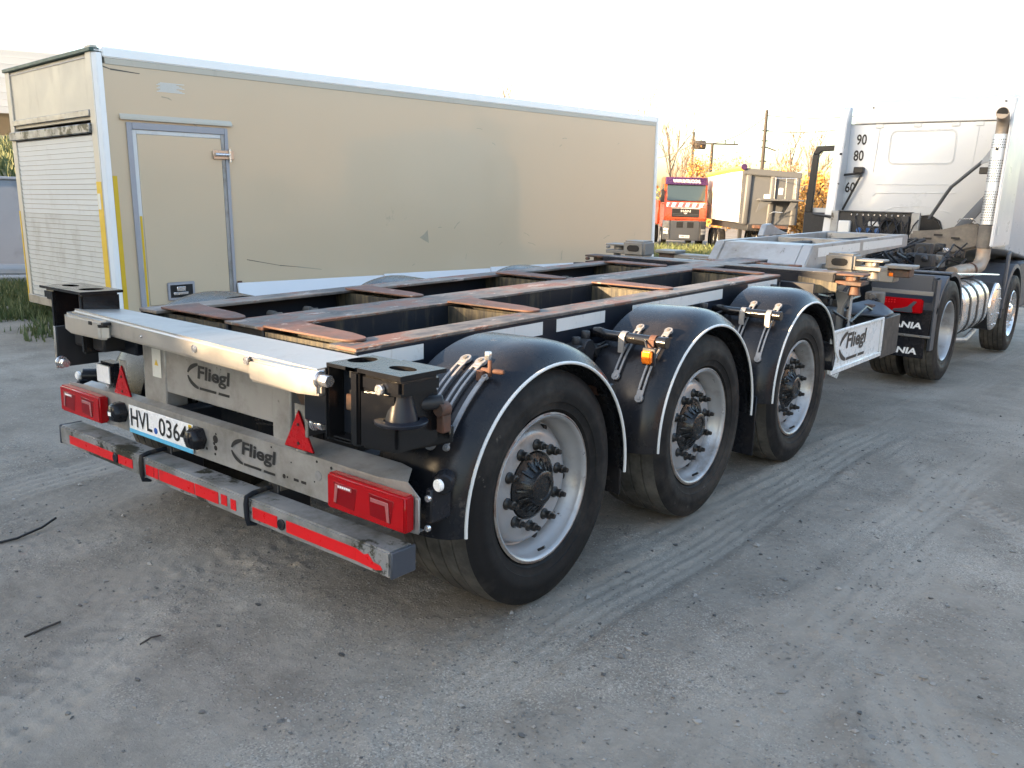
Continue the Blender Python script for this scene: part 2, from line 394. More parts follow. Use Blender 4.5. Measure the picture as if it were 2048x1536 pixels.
def groundmat():
    m, n, b = newmat('dirt'); p = pos(n)
    big = noise(n, p, .45, 5, .6); mid = noise(n, p, 2.3, 7, .65); fine = noise(n, p, 38, 6, .7); tiny = noise(n, p, 130, 4, .7)
    c = mix(n, ramp(n, big, .36, .64), (.168, .149, .127), (.262, .240, .212))
    c = mix(n, ramp(n, mid, .43, .70), c, (.118, .102, .086))
    c = mix(n, mathn(n, 'MULTIPLY', ramp(n, fine, .5, .75), .55), c, (.31, .286, .253))
    c = mix(n, mathn(n, 'MULTIPLY', ramp(n, tiny, .3, .5), .0), c, (.1, .1, .1))
    at = N(n, 'ShaderNodeAttribute', attribute_name='packed')
    c = mix(n, mathn(n, 'MULTIPLY', ramp(n, at.outputs['Fac'], .0, .8), .55), c, (.31, .286, .254))
    c = mix(n, mathn(n, 'MULTIPLY', ramp(n, mathn(n, 'MULTIPLY', at.outputs['Fac'], -1), .05, .3), .65), c, (.09, .078, .066))
    vo = N(n, 'ShaderNodeTexVoronoi'); vo.inputs['Scale'].default_value = 85; n.links.new(p, vo.inputs['Vector'])
    hs = N(n, 'ShaderNodeSeparateColor'); n.links.new(vo.outputs['Color'], hs.inputs[0])
    gmask = mathn(n, 'MULTIPLY', ramp(n, hs.outputs[0], .66, .70), ramp(n, noise(n, p, 1.1, 5, .7), .42, .58))
    gcol = mix(n, hs.outputs[1], (.07, .07, .07), (.40, .39, .37))
    near = ramp(n, vo.outputs['Distance'], .30, .45, (1, 1, 1, 1), (0, 0, 0, 1))
    c = mix(n, mathn(n, 'MULTIPLY', gmask, near), c, gcol)
    v2 = N(n, 'ShaderNodeTexVoronoi'); v2.inputs['Scale'].default_value = 190; n.links.new(p, v2.inputs['Vector'])
    h2 = N(n, 'ShaderNodeSeparateColor'); n.links.new(v2.outputs['Color'], h2.inputs[0])
    m2 = mathn(n, 'MULTIPLY', ramp(n, h2.outputs[2], .62, .66), ramp(n, noise(n, p, .9, 6, .7), .47, .60))
    c = mix(n, mathn(n, 'MULTIPLY', m2, .5), c, mix(n, ramp(n, h2.outputs[1], .45, .55), (.085, .08, .073), (.44, .42, .385)))
    gr = ramp(n, noise(n, p, .16, 6, .7), .60, .68)   # far verge: greener
    sep = N(n, 'ShaderNodeSeparateXYZ'); n.links.new(p, sep.inputs[0])
    far = mathn(n, 'MAXIMUM', ramp(n, mathn(n, 'MULTIPLY', sep.outputs[0], -1/40), .15, .22), ramp(n, mathn(n, 'MULTIPLY', sep.outputs[1], 1/60), .4, .5))
    c = mix(n, mathn(n, 'MULTIPLY', far, gr), c, (.075, .09, .035))
    c = mix(n, 1.0, mix(n, .10, c, (.42, .40, .38)), (1.0, .975, .925), 'MULTIPLY')
    n.links.new(c, b.inputs['Base Color']); b.inputs['Roughness'].default_value = .9
    b.inputs['Specular IOR Level'].default_value = .25
    h = mathn(n, 'ADD', mathn(n, 'MULTIPLY', fine, .6), mathn(n, 'ADD', mathn(n, 'MULTIPLY', tiny, .35), mathn(n, 'MULTIPLY', mathn(n, 'MULTIPLY', gmask, near), .8)))
    bumpn(n, b, h, .8, .010)
groundmat()
me.materials.append(MATS['dirt']); g = bpy.data.objects.new('ground', me); C.objects.link(g); struct(g)
def gz(x, y): return float(ground_z(x, y))

# ================================================================ container chassis trailer
I4 = Matrix.Identity(4)
pv = Vector((0, -.53, 1.063))
CH = Matrix.Translation(pv) @ Matrix.Rotation(.02, 4, 'X') @ Matrix.Translation(-pv)   # chassis sits nose-up on its suspension
T = thing('container_trailer', 'black three-axle container chassis trailer with rusty deck and white edged mudguards', 'trailer', (0, 1.3, 0))
DZ = 1.063
XF[0] = CH
def channel(xw, xf, y0, y1):     # web outside, flanges pointing inwards
    s_ = 1 if xw > 0 else -1
    w = MB().box(*sorted((xw-s_*.014, xw)), y0, y1, .76, DZ-.016).build('side_beam', 'chassis', T, .003)
    MB().box(*sorted((xf, xw+s_*.003)), y0-.004, y1+.004, DZ-.0155, DZ).build('top_flange', 'deck', w, .003)
    MB().box(*sorted((xf, xw-s_*.002)), y0, y1, .744, .759).build('bottom_flange', 'chassis', w, .003)
    return w
sbR = channel(.752, .605, -.60, 3.34); sbL = channel(-.752, -.605, -.60, 3.34)
for y0, y1 in ((-.66+.07, -.255), (.05, .53), (.64, 1.06), (1.33, 1.62), (1.625, 2.42), (2.80, 3.29)):
    MB().box(.7525, .7545, y0, y1, .975, 1.036).build('reflective_tape', 'tape', sbR)
cb = MB().box(-.134, -.118, -.555, 4.6, .78, DZ-.012).box(.118, .134, -.555, 4.6, .78, DZ-.012).box(-.116, .116, -.553, 4.6, .78, .795).build('centre_beam', 'chassis_inner', T, .002)
MB().box(-.137, .137, -.558, 4.6, DZ-.0115, DZ+.001).build('top_plate', 'deck', cb, .002)
B('shade_plug', 'hole', cb, -.116, .116, -.54, -.53, .8, 1.05, 0)  # near-black plate standing for the shade inside the hollow beam end
def tongue(x0, y, w=.56):
    pts = [(x0, y), (x0+w-.10, y+.004)]
    for i in range(7):
        a = -math.pi/2+math.pi*i/6*.9; pts.append((x0+w-.055+.055*math.cos(a), y+.064+.054*math.sin(a)))
    pts += [(x0+w-.14, y+.142), (x0+.13, y+.165), (x0+.03, y+.185), (x0, y+.20)]
    return MB().prism([(a, b, DZ+.002) for a, b in pts], (0, 0, .009))
for k, y in enumerate((-.56, .545, 1.86, 3.20)):
    for x0, x1, sx in ((.1345, .735, .137), (-.735, -.1345, -.64)):
        cm = MB().box(x0, x1, y+.012, y+.024, .80, DZ-.018).box(x0, x1, y+.13, y+.142, .80, DZ-.018).build('crossmember', 'cross_face', T, 0)
        tongue(sx, y, .53).build('cap_plate', 'oxide', cm, .002)
# hooks and valves hanging on the inner faces
for (x, y) in ((-.62, .25), (-.62, 2.62), (-.62, .02)):
    MB().cyl((x, y, .985), (x+.05, y, .985), .018, 10).tube([(x+.045, y, .985), (x+.06, y+.03, .99), (x+.06, y+.05, .93), (x+.05, y+.02, .90)], .008, 8).build('lashing_hook', 'road_film', T)
# under-deck clutter
MB().box(-.45, -.20, .9, 2.4, .78, .98).box(.20, .45, .2, 1.2, .76, .90).tube([(.3, -.3, .9), (.32, .8, .93), (.28, 2, .9), (.35, 3.1, .95)], .018, 8).tube([(-.3, -.3, .92), (-.28, 1.8, .9), (-.3, 3.1, .93)], .015, 8).build('air_tank', 'chassis_inner', T, .01)
for (y, z, k) in ((.72, .86, 1), (.80, .88, 0), (2.06, .90, 1), (3.1, .93, 0)):
    mb = MB().cyl((.75, y, z), (.84, y, z), .05, 14).cyl((.76, y+.10, z-.02), (.83, y+.10, z-.02), .035, 12).box(.75, .80, y-.09, y-.02, z-.05, z+.03)
    mb.cyl((.80, y+.02, z+.04), (.80, y+.02, z+.085), .022, 10).tube([(.80, y+.1, z), (.86, y+.2, z+.03), (.84, y+.4, z-.05)], .008, 6).build('brake_valve', 'frame_dark', T, .004)
XF[0] = I4
# axles, trailing arms, air bags
for k in range(3):
    y = 1.352*k; z = .482
    ax = MB().cyl((-.82, y, z), (.82, y, z), .073, 18).build('axle', 'frame_dark', T)
    for sx in (-.6, .6):
        MB().box(sx-.05, sx+.05, y-.55, y+.35, z+.02, z+.11).build('trailing_arm', 'frame_dark', ax, .01)
        MB().lathe([(-.10, .09), (-.08, .125), (0, .13), (.08, .125), (.11, .09)], (sx, y+.32, z+.2), 20, 'z').build('air_spring', 'rubber', ax)
        MB().cyl((sx*1.1, y-.3, z+.05), (sx*1.1, y-.36, z+.35), .035, 12).build('shock_absorber', 'frame_dark', ax)
        MB().lathe([(-.11, .0), (-.11, .08), (-.02, .09), (.09, .08), (.10, 0)], (sx*.75, y-.16, z+.02), 18, 'y').build('brake_chamber', 'frame_dark', ax)
# wheels -------------------------------------------------------------
def tyre_prof(w, r, rb):
    h = w/2; g = .0045; side = [(h*.78, rb), (h*.86, rb+.016), (h*.90, rb+.020), (h*.90, rb+.026), (h*.945, rb+(r-rb)*.27), (h*.965, rb+(r-rb)*.28), (h*.985, rb+(r-rb)*.38), (h*1.0, rb+(r-rb)*.46), (h*.998, rb+(r-rb)*.58), (h*.985, rb+(r-rb)*.60), (h*.975, rb+(r-rb)*.74), (h*.93, r-.030), (h*.865, r-.010)]
    p = [(-a, b) for a, b in side]
    for q in (-.52, -.18, .18, .52):
        x = h*q*.86/.6*.72; p += [(x-g, r-.001), (x-g*.7, r-.013), (x+g*.7, r-.013), (x+g, r-.001)]
    return p+side[::-1]
def trailer_wheel(y, sx=1):
    z = .482; cx = 1.012*sx
    f = lambda a: a*sx
    # dished disc and well, one surface
    prof = [(.163, .303), (.170, .297), (.166, .289), (.152, .284), (.120, .279), (.114, .272), (.072, .263), (.060, .259), (.058, .252), (.068, .247), (.088, .240), (.103, .224), (.110, .205), (.110, .142), (.07, .138)]
    w = MB().lathe([(f(a), r) for a, r in prof], (cx, y, z), 64).build('wheel', 'rim', T, sharp=50)
    MB().lathe([(f(a), r) for a, r in ((.1575, .3045), (.166, .3085), (.1705, .302), (.164, .300))], (cx, y, z), 64, closed=True).build('rim_flange', 'rim_edge', w)
    tp = tyre_prof(.385, .484, .302)
    MB().lathe(tp[12:-12], (cx, y, z), 96).build('tread', 'tread', w, sharp=25)
    MB().lathe(tp[:13], (cx, y, z), 96).lathe(tp[-13:], (cx, y, z), 96).build('tyre', 'rubber', w, sharp=35)
    if sx > 0 or True:
        hub = [(.08, .138), (.112, .134), (.114, .120), (.120, .104), (.126, .090), (.146, .076), (.166, .070), (.170, .063), (.170, .048), (.165, .045), (.168, .0)]
        MB().lathe([(f(a), r) for a, r in hub], (cx, y, z), 40).build('hub', 'grease', w, sharp=40)
        for i in range(16):
            a = 2*math.pi*i/16; ca, sa = math.cos(a), math.sin(a); ta = Vector((0, -sa, ca))*.006; p0 = Vector((cx+f(.117), y+.114*ca, z+.114*sa)); p1 = Vector((cx+f(.146), y+.077*ca, z+.077*sa)); dx = Vector((f(.008), 0, 0))
            MB().hexa([p0-ta, p0+ta, p1+ta, p1-ta], [p0-ta+dx*.3, p0+ta+dx*.3, p1+ta+dx, p1-ta+dx]).build('hub_rib', 'grease', w, .0015)
        for i in range(10):
            a = 2*math.pi*(i+.35)/10; yy, zz = y+.1675*math.cos(a), z+.1675*math.sin(a)
            if i == 0:
                nt0 = MB().lathe([(f(q), r) for q, r in ((.108, .024), (.115, .024), (.120, .017), (.132, .0155), (.134, .018), (.146, .0175), (.149, .012), (.166, .010), (.168, 0))], (cx, yy, zz), 12).build('wheel_nut', 'nut', w, sharp=50)
                y_0, z_0 = yy, zz
            else: copyt(nt0, (0, yy-y_0, zz-z_0), w)
        for i in range(10):
            a = 2*math.pi*(i+.85)/10; yy, zz = y+.236*math.cos(a), z+.236*math.sin(a)
            MB().cyl((cx+f(.074), yy, zz), (cx+f(.0945), yy, zz), .014, 12).build('hand_hole', 'hole', w) if i % 2 else None
        MB().tube([(cx+f(.145), y+.01, z-.272), (cx+f(.16), y+.01, z-.262), (cx+f(.175), y+.012, z-.25)], .006, 8).build('valve_stem', 'nut', w)
    return w
w0 = trailer_wheel(0)
for k in (1, 2): copyt(w0, (0, 1.352*k, 0), T)
w1 = trailer_wheel(0, -1)
for k in (1, 2): copyt(w1, (0, 1.352*k, 0), T)
# mudguards ----------------------------------------------------------
def guard_prof(s_):
    out = [(.835, .560), (.835, .600), (1.06, .606), (1.12, .602), (1.165, .590), (1.20, .570), (1.222, .545), (1.232, .530)]
    inn = [(1.222, .528), (1.212, .541), (1.19, .563), (1.16, .580), (1.115, .592), (1.06, .596), (.845, .590), (.845, .560)]
    return [(s_*x, r) for x, r in out+inn]
def mudguard(y, zc, s_, a0, a1):
    gd = MB().lathe(guard_prof(s_), (0, y, zc), 56, 'x', R(a0), R(a1), True).build('mudguard', 'plastic', T, sharp=50)
    pts = [(s_*1.234, y+.528*math.cos(R(a0+(a1-a0)*i/48)), zc+.528*math.sin(R(a0+(a1-a0)*i/48))) for i in range(49)]
    MB().tube(pts, .0065, 8).build('edge_trim', 'white_trim', gd)
    return gd
ZC = (.468, .488, .506)
GR = [mudguard(1.352*k, ZC[k], 1, -3 if k < 2 else 22, 183) for k in range(3)]
GL = [mudguard(1.352*k, ZC[k], -1, -3, 183) for k in range(3)]
MB().prism([(1.225-.3, 3.20, .72), (1.228-.3, 3.24, .62), (1.23-.3, 3.20, .53), (1.23-.3, 3.16, .60)], (.305, 0, 0)).build('torn_end', 'plastic', GR[2], .006)
pts = [(1.234, 3.193, .706), (1.236, 3.205, .67), (1.242, 3.24, .63), (1.246, 3.262, .61), (1.240, 3.262, .585)]
MB().tube(pts, .0065, 8).build('edge_trim', 'white_trim', GR[2])
# flat embossed maker mark on each guard shoulder
def strapbar(parent, y, zc, x, a0, a1, w=.034, slot=True, lift=.009):
    n = 10; mb = MB(); s_ = 1 if x > 0 else -1
    def P(dx, a, r): return (x+dx*w, y+r*math.cos(R(a)), zc+r*math.sin(R(a)))
    def strip(d0, d1, b0, b1, n):
        vs = []
        for i in range(n+1):
            a = b0+(b1-b0)*i/n
            vs += [P(d0, a, .606+lift), P(d1, a, .606+lift), P(d1, a, .606+lift+.006), P(d0, a, .606+lift+.006)]
        fs = [(4*i+j, 4*i+(j+1) % 4, 4*i+4+(j+1) % 4, 4*i+4+j) for i in range(n) for j in range(4)]+[(3, 2, 1, 0), (4*n, 4*n+1, 4*n+2, 4*n+3)]
        mb.add(vs, fs)
    da = a1-a0
    strip(-.5, .5, a0, a0+da*.10, 2); strip(-.5, .5, a1-da*.10, a1, 2)
    if slot:
        strip(-.5, -.2, a0+da*.10, a1-da*.10, 8); strip(.2, .5, a0+da*.10, a1-da*.10, 8)
    else: strip(-.5, .5, a0+da*.1, a1-da*.1, 8)
    for a in (a0, a1):   # round eyes
        c = Vector(P(0, a, .606+lift*.5)); nrm = Vector((0, math.cos(R(a)), math.sin(R(a))))
        mb.cyl(c-nrm*.001, c+nrm*.012, w*.62, 14)
    o = mb.build('strap', 'strap', parent, .001)
    for a in (a0, a1):
        c = Vector(P(0, a, .606+lift*.5)); nrm = Vector((0, math.cos(R(a)), math.sin(R(a))))
        MB().cyl(c+nrm*.010, c+nrm*.016, w*.26, 6).build('bolt', 'road_film' if a == a0 else 'strap', parent)
    return o
def support(k, y_t, z_t, xa, xb, straps):
    t = MB().tube([(.70, y_t+.12, z_t-.02), (.82, y_t+.02, z_t+.005), (.90, y_t, z_t), (1.205, y_t, z_t)], .026, 14).cyl((1.20, y_t, z_t), (1.214, y_t, z_t), .0285, 14).build('guard_support_tube', 'black_gloss', T, .002)
    yc, zc = 1.352*k, ZC[k]
    for x, rusty in straps:
        MB().lathe([(-.016, .027), (-.016, .031), (.016, .031), (.016, .027)], (x, y_t, z_t), 18, closed=True).box(x-.016, x+.016, y_t-.036, y_t-.028, z_t-.07, z_t+.01).build('clamp', 'rust' if rusty else 'strap', t, .001)
    return t
support(1, .885, .975, 0, 0, ((.985, 0), (1.145, 1)))
support(2, 2.245, .985, 0, 0, ((.985, 0), (1.145, 0)))
for k in (1, 2):
    for x in (.985, 1.14): strapbar(GR[k], 1.352*k, ZC[k], x, 122, 158 if x > 1 else 150)
for x in (1.00, 1.075): strapbar(GR[0], 0, ZC[0], x, 117, 152, .038)
strapbar(GR[0], 0, ZC[0], 1.15, 124, 152, .02, False)
MB().tube([(1.12, -.33, 1.0), (1.21, -.31, 1.0)], .010, 10).cyl((1.16, -.33, .98), (1.16, -.33, 1.04), .009, 8).box(1.11, 1.14, -.35, -.32, .96, 1.0).build('guard_bolt', 'rust', T, .003)
MB().cyl((1.15, -.33, 1.04), (1.15, -.33, 1.07), .013, 6).build('bolt', 'zinc', T, .001)
for x, y, z in ((.93, 1.22, .78),): pass
for k, (y, z) in enumerate(((.52, .80), (1.88, .83))):   # front side of each guard: tube stub with rusty collar
    t = MB().cyl((.80, y, z), (1.16, y, z), .028, 14).build('guard_support_tube', 'black_gloss', T)
    MB().lathe([(-.02, .029), (-.02, .036), (.02, .036), (.02, .029)], (1.07, y, z), 16, closed=True).build('clamp', 'rust', t)
am = MB().box(1.14, 1.19, .775, .80, .885, .945).build('side_marker_lamp', 'amber', T, .006, 2)
MB().box(1.132, 1.198, .80, .815, .875, .955).tube([(1.15, .81, .95), (1.12, .84, .98), (1.05, .86, .98)], .006, 6).build('housing', 'frame_dark', am, .003)
# rubber flap hanging between the second and third wheel
MB().box(.86, 1.17, 2.10, 2.112, .16, .52).build('mud_flap', 'plastic', T, .004)
for k in (0, 1): MB().box(.86, 1.17, 1.352*k+.60, 1.352*k+.612, .30, .49).build('mud_flap', 'plastic', T, .004) if k == 0 else None

# ---- rear end: underride bar
bar = MB().box(-1.165, 1.165, -.825, -.714, .367, .460).build('underride_bar', 'galv_stained', T, .007, 2)
for s_ in (-1, 1): MB().box(*sorted((s_*1.164, s_*1.176)), -.826, -.713, .366, .461).build('end_cap', 'grey_plastic', bar, .004)
for a, b, z0, z1 in ((-1.065, -.645, .386, .427), (-.60, -.475, .388, .428), (-.362, -.30, .386, .433), (-.295, -.262, .386, .433), (-.252, .015, .386, .434), (.022, .185, .386, .435), (.205, .245, .392, .434), (.27, .305, .388, .43),
                     (.414, .565, .386, .432), (.62, 1.00, .386, .431)):
    MB().box(a, b, -.8275, -.8255, z0, z1).build('red_tape', 'tape_red', bar)
MB().prism([(1.0, -.8255, .386), (1.03, -.8255, .384), (1.10, -.8255, .381), (1.13, -.8255, .390), (1.12, -.8255, .402), (1.085, -.8255, .406), (1.06, -.8255, .428), (1.04, -.8255, .42), (1.0, -.8255, .431)], (0, -.0015, 0)).build('red_tape', 'tape_red', bar)
for x, z in ((-.622, .407), (.592, .408)): MB().cyl((x, -.824, z), (x, -.833, z), .021, 18).build('plug', 'plastic', bar, .002)
for x in (-.385, .385):
    MB().tube([(x-.01, -.70, .475), (x-.005, -.80, .472), (x, -.832, .466), (x, -.836, .44), (x+.004, -.836, .385), (x+.006, -.832, .360), (x+.012, -.80, .355)], .010, 10).build('u_bolt', 'rust' if 0 else 'chassis_inner', bar)
    MB().cyl((x+.02, -.70, .475), (x+.02, -.655, .475), .017, 10).build('clamp_bolt', 'road_film', bar)
    MB().box(x-.03, x+.03, -.71, -.55, .30, .50).build('bar_arm', 'frame_dark', T, .004)
# ---- lamp panel (channel with folded top)
pan = MB().prism([(-1.215, -.745, .514), (1.215, -.745, .514), (1.222, -.745, .64), (1.165, -.745, .683), (1.02, -.745, .668), (-1.06, -.745, .668), (-1.20, -.745, .66)], (0, .003, 0))
pan.add([(-1.06, -.744, .6675), (.52, -.744, .6675), (.52, -.702, .678), (-1.06, -.702, .678), (-1.06, -.744, .6705), (.52, -.744, .6705), (.52, -.702, .681), (-1.06, -.702, .681)],
        [(3, 2, 1, 0), (4, 5, 6, 7), (0, 1, 5, 4), (1, 2, 6, 5), (2, 3, 7, 6), (3, 0, 4, 7)])
pan.add([(.5205, -.744, .6675), (1.02, -.744, .6675), (1.02, -.63, .690), (.5205, -.63, .690), (.5205, -.744, .6705), (1.02, -.744, .6705), (1.02, -.63, .693), (.5205, -.63, .693)],
        [(3, 2, 1, 0), (4, 5, 6, 7), (0, 1, 5, 4), (1, 2, 6, 5), (2, 3, 7, 6), (3, 0, 4, 7)])
pan.add([(1.02, -.744, .6675), (1.165, -.744, .681), (1.10, -.66, .695), (1.02, -.63, .690), (1.02, -.744, .6705), (1.165, -.744, .684), (1.10, -.66, .698), (1.02, -.63, .693)],
        [(3, 2, 1, 0), (4, 5, 6, 7), (0, 1, 5, 4), (1, 2, 6, 5), (2, 3, 7, 6), (3, 0, 4, 7)])
pan.box(-1.20, 1.20, -.7449, -.70, .5125, .5145)
pan = pan.build('lamp_panel', 'galvanised', T, 0)
def taillamp(x0):
    l = MB().box(x0, x0+.392, -.795, -.748, .524, .652).build('tail_lamp', 'lens_red', T, .008, 3)
    fy = -.7965
    for bx in (.045, .225):
        MB().prism([(x0+bx, fy, .550), (x0+bx+.10, fy, .545), (x0+bx+.115, fy, .625), (x0+bx-.005, fy, .628)], (0, .002, 0)).build('chamber', 'lens_inner', l, .003)
    def ell(p, m=False):
        pts = [(p[0], p[1]), (p[0]+.085, p[1]), (p[0]+.085, p[1]-.014), (p[0]+.014, p[1]-.014), (p[0]+.005, p[1]-.068), (p[0]-.008, p[1]-.068)]
        if m: pts = [(2*p[0]+.085-a, b) for a, b in pts]
        MB().prism([(a, fy-.0008, b) for a, b in pts], (0, -.002, 0)).build('light_guide', 'lens_clear', l, .002)
    ell((x0+.05, .622)); ell((x0+.23, .615), True)
    for q in range(6):
        MB().box(x0+.066+q*.011, x0+.074+q*.011, fy-.004, fy-.002, .613, .620).build('reflector_cell', 'lamp_glass', l) if q % 1 == 0 else None
    return l
taillamp(.812); taillamp(-1.204)
MB().box(1.204, 1.222, -.75, -.742, .52, .64).build('lamp_bracket', 'galvanised', T, .002)
# round marker stub beside each lamp
for s_ in (-1, 1):
    k = MB().box(*sorted((s_*1.23, s_*1.20)), -.70, -.60, .54, .66).cyl((s_*1.245, -.66, .672), (s_*1.20, -.60, .672), .036, 16).build('end_outline_bracket', 'plastic', T, .006)
    MB().cyl((s_*1.245, -.672, .676), (s_*1.244, -.690, .676), .021, 16).build('marker_lamp', 'lamp_glass', k, .004, 2)
for z in (.535, .638): MB().cyl((1.235, -.715, z), (1.235, -.727, z), .012, 12).build('screw', 'zinc', T, .002)
# number plate
pl = MB().box(-.620, -.10, -.7535, -.7495, .518, .645).build('number_plate', 'plate_white', T, .002)
MB().box(-.620, -.10, -.7545, -.7537, .518, .536).build('holder_strip', 'plate_blue', pl)
ex, ez = (1, 0, 0), (0, 0, 1)
text('characters', 'HVL', 'ink', pl, (-.602, -.7538, .550), ex, ez, .182, .082, .012)
text('characters', '0364', 'ink', pl, (-.365, -.7538, .550), ex, ez, .225, .082, .012)
MB().cyl((-.393, -.7535, .563), (-.393, -.7552, .563), .014, 20).build('seal', 'blue', pl)
MB().box(-.128, -.105, -.7552, -.7537, .605, .642).build('year_tag', 'yellow', pl)
text('characters', '19', 'ink', pl, (-.125, -.7554, .613), ex, ez, .016, .022, .01)
for x in (-.69, -.055):     # plate lamps
    lm = MB().lathe([(0, .052), (-.03, .050), (-.055, .040), (-.062, .0)], (x, -.747, .598), 6, 'y').build('plate_lamp', 'plastic', T, .004)
    MB().box(x-.012, x+.014, -.8105, -.809, .588, .606).build('lens', 'lamp_glass' if x < -.3 else 'plastic', lm, 0)
logo(pan, (.165, -.7455, .557), ex, ez, .30)
# holes, slots and rivets in the panel
for x, z, r in ((.055, .612, .017), (.045, .592, .007), (.055, .575, .011), (.06, .635, .005), (-.01, .56, .006), (.05, .548, .006), (.505, .556, .009), (.525, .557, .004), (.70, .655, .005), (.685, .575, .003), (.55, .62, .003), (.78, .648, .006), (.43, .655, .004), (.66, .60, .0)):
    if r: MB().cyl((x, -.7452, z), (x, -.7462, z), r, 14).build('hole', 'hole', pan)
for x in (.578, .622): MB().box(x-.014, x+.014, -.7462, -.7452, .552, .562).build('slot', 'hole', pan, .0)
MB().cyl((.708, -.7452, .603), (.708, -.7475, .603), .019, 18).build('blind_plug', 'galv_stained', pan, .001)
# ---- upper panel with uprights
for x0, x1 in ((-.56, -.375), (.385, .50)):
    MB().box(x0, x1, -.705, -.60, .66, .972).build('upright', 'galvanised', T, .006)
up_ = MB().box(-.374, .384, -.700, -.694, .735, .972).build('upper_panel', 'galvanised', T, .002)
logo(up_, (-.205, -.7005, .800), ex, ez, .32)
st = MB().box(-.475, -.405, -.7075, -.7060, .792, .918).build('sticker', 'sticker', T)
MB().prism([(-.455, -.7080, .845), (-.425, -.7080, .845), (-.44, -.7080, .872)], (0, -.0006, 0)).build('warning_mark', 'yellow', st)
B('lower_cavity', 'chassis_inner', T, -.36, .37, -.45, -.44, .50, .80, 0)
MB().tube([(-.2, -.60, .70), (.1, -.62, .73), (.25, -.60, .69), (.36, -.58, .72)], .012, 8).tube([(-.3, -.58, .69), (.0, -.6, .70), (.3, -.6, .75)], .010, 8).cyl((.18, -.62, .705), (.34, -.60, .72), .03, 12).build('wiring', 'plastic', T)
# ---- aluminium bumper beam and its end caps
al = MB().hexa([(-.86, -.868, .985), (.86, -.868, .955), (.86, -.628, .965), (-.86, -.628, .965)], [(-.86, -.868, 1.068), (.86, -.868, 1.032), (.86, -.628, 1.046), (-.86, -.628, 1.050)]).build('rear_beam', 'aluminium', T, .012, 3)
def endcap(s_):
    t = [(.50, -.869), (.535, -.905), (.80, -.912), (.892, -.885), (.895, -.80), (.86, -.80), (.86, -.869)]
    return MB().prism([(s_*a, b, .966 if s_ < 0 else .950) for a, b in t], (0, 0, .084)).build('beam_end_cap', 'aluminium', al, .010, 2)
for s_ in (-1, 1):
    endcap(s_)
    MB().prism([(s_*.505, -.874, 1.02), (s_*.532, -.905, 1.02), (s_*.532, -.9055, 1.032), (s_*.512, -.885, 1.0345)], (s_*.014, 0, 0)).build('drain_slot', 'hole', al)
MB().box(-.62, -.59, -.909, -.905, 1.025, 1.041).box(-.52, -.50, -.903, -.86, 1.030, 1.0435).build('drain_slot', 'hole', al, .001)
for x in (-.255, .135, .47): MB().cyl((x, -.868, 1.012), (x, -.8735, 1.012), .016 if x > -.2 else .006, 16).cyl((x, -.8735, 1.012), (x, -.8745, 1.012), .009 if x > -.2 else .003, 6).build('rivet', 'zinc', al, .001)
# reflector triangles
for x, z0, tw, col in ((.622, .688, .178, 0), (-.704, .664, .165, 0)):
    y = -.757 if x > 0 else -.727
    tr = MB().prism([(x-tw/2, y, z0), (x+tw/2, y, z0), (x, y, z0+.153)], (0, -.008, 0)).build('warning_triangle', 'reflector', T, .004, 2)
    for dz in (.025, .095): MB().cyl((x, y-.0085, z0+dz), (x, y-.0105, z0+dz), .006, 10).build('screw', 'ink', tr)
    MB().box(x-.03, x+.03, y+.0005, y+.0045, z0-.01, z0+.17).build('triangle_bracket', 'galvanised', T, .001)
# strut on the right of the upper panel and hanger plate
MB().prism([(.50, -.71, .93), (.62, -.71, .955), (.665, -.71, .80), (.60, -.71, .80)], (0, .012, 0)).build('gusset', 'lock_rust', T, .003)
hp_ = MB().box(.682, .697, -.775, -.68, .755, .952).build('hanger_plate', 'frame_dark', T, .002)
MB().box(.681, .698, -.7815, -.7755, .75, .952).build('plate_edge', 'galvanised', hp_, .002)
for z in (.775, .775): pass
for (x, y, z) in ((.735, -.76, .808), (.90, -.87, 1.005)):
    MB().cyl((x-.015, y, z), (x+.030, y, z), .022, 6).cyl((x-.022, y, z), (x-.015, y, z), .030, 16).build('hex_bolt', 'zinc', T, .002)
# ---- right twist-lock arm (dropped)
br = MB().box(.885, .905, -.86, -.64, .80, 1.052).box(1.005, 1.045, -.852, -.655, .80, 1.052).box(.90, 1.01, -.66, -.645, .80, 1.05).box(.905, 1.005, -.85, -.655, .80, .815)
br = br.build('corner_lock_arm', 'black_gloss', T, .010, 2)
def holed(x0, x1, y0, y1, z0, z1, hx, hy, rx, ry, n=24):
    mb = MB(); cx, cy = hx, hy; o = []; i_ = []
    for k in range(n):
        a = 2*math.pi*(k+.5)/n; c_, s_ = math.cos(a), math.sin(a)
        i_.append((cx+rx*c_, cy+ry*s_)); q = max(abs(c_)/(((x1-cx) if c_ > 0 else (cx-x0))), abs(s_)/(((y1-cy) if s_ > 0 else (cy-y0)))); o.append((cx+c_/q, cy+s_/q))
    v = [(*p, z) for z in (z0, z1) for p in o]+[(*p, z) for z in (z0, z1) for p in i_]
    f = []
    for k in range(n):
        j = (k+1) % n
        f += [(n+k, n+j, 3*n+j, 3*n+k), (j, k, 2*n+k, 2*n+j), (k, j, n+j, n+k), (3*n+k, 3*n+j, 2*n+j, 2*n+k)]
    for (ex_, ey_) in ((x0, y0), (x1, y0), (x1, y1), (x0, y1)):   # fill the corners
        ks = sorted(range(n), key=lambda k: (o[k][0]-ex_)**2+(o[k][1]-ey_)**2)[:2]; b_ = len(v)
        v += [(ex_, ey_, z0), (ex_, ey_, z1)]
        f += [(n+ks[0], b_+1, n+ks[1]), (ks[0], ks[1], b_), (ks[0], b_, b_+1, n+ks[0]), (ks[1], n+ks[1], b_+1, b_)]
    return mb.add(v, f)
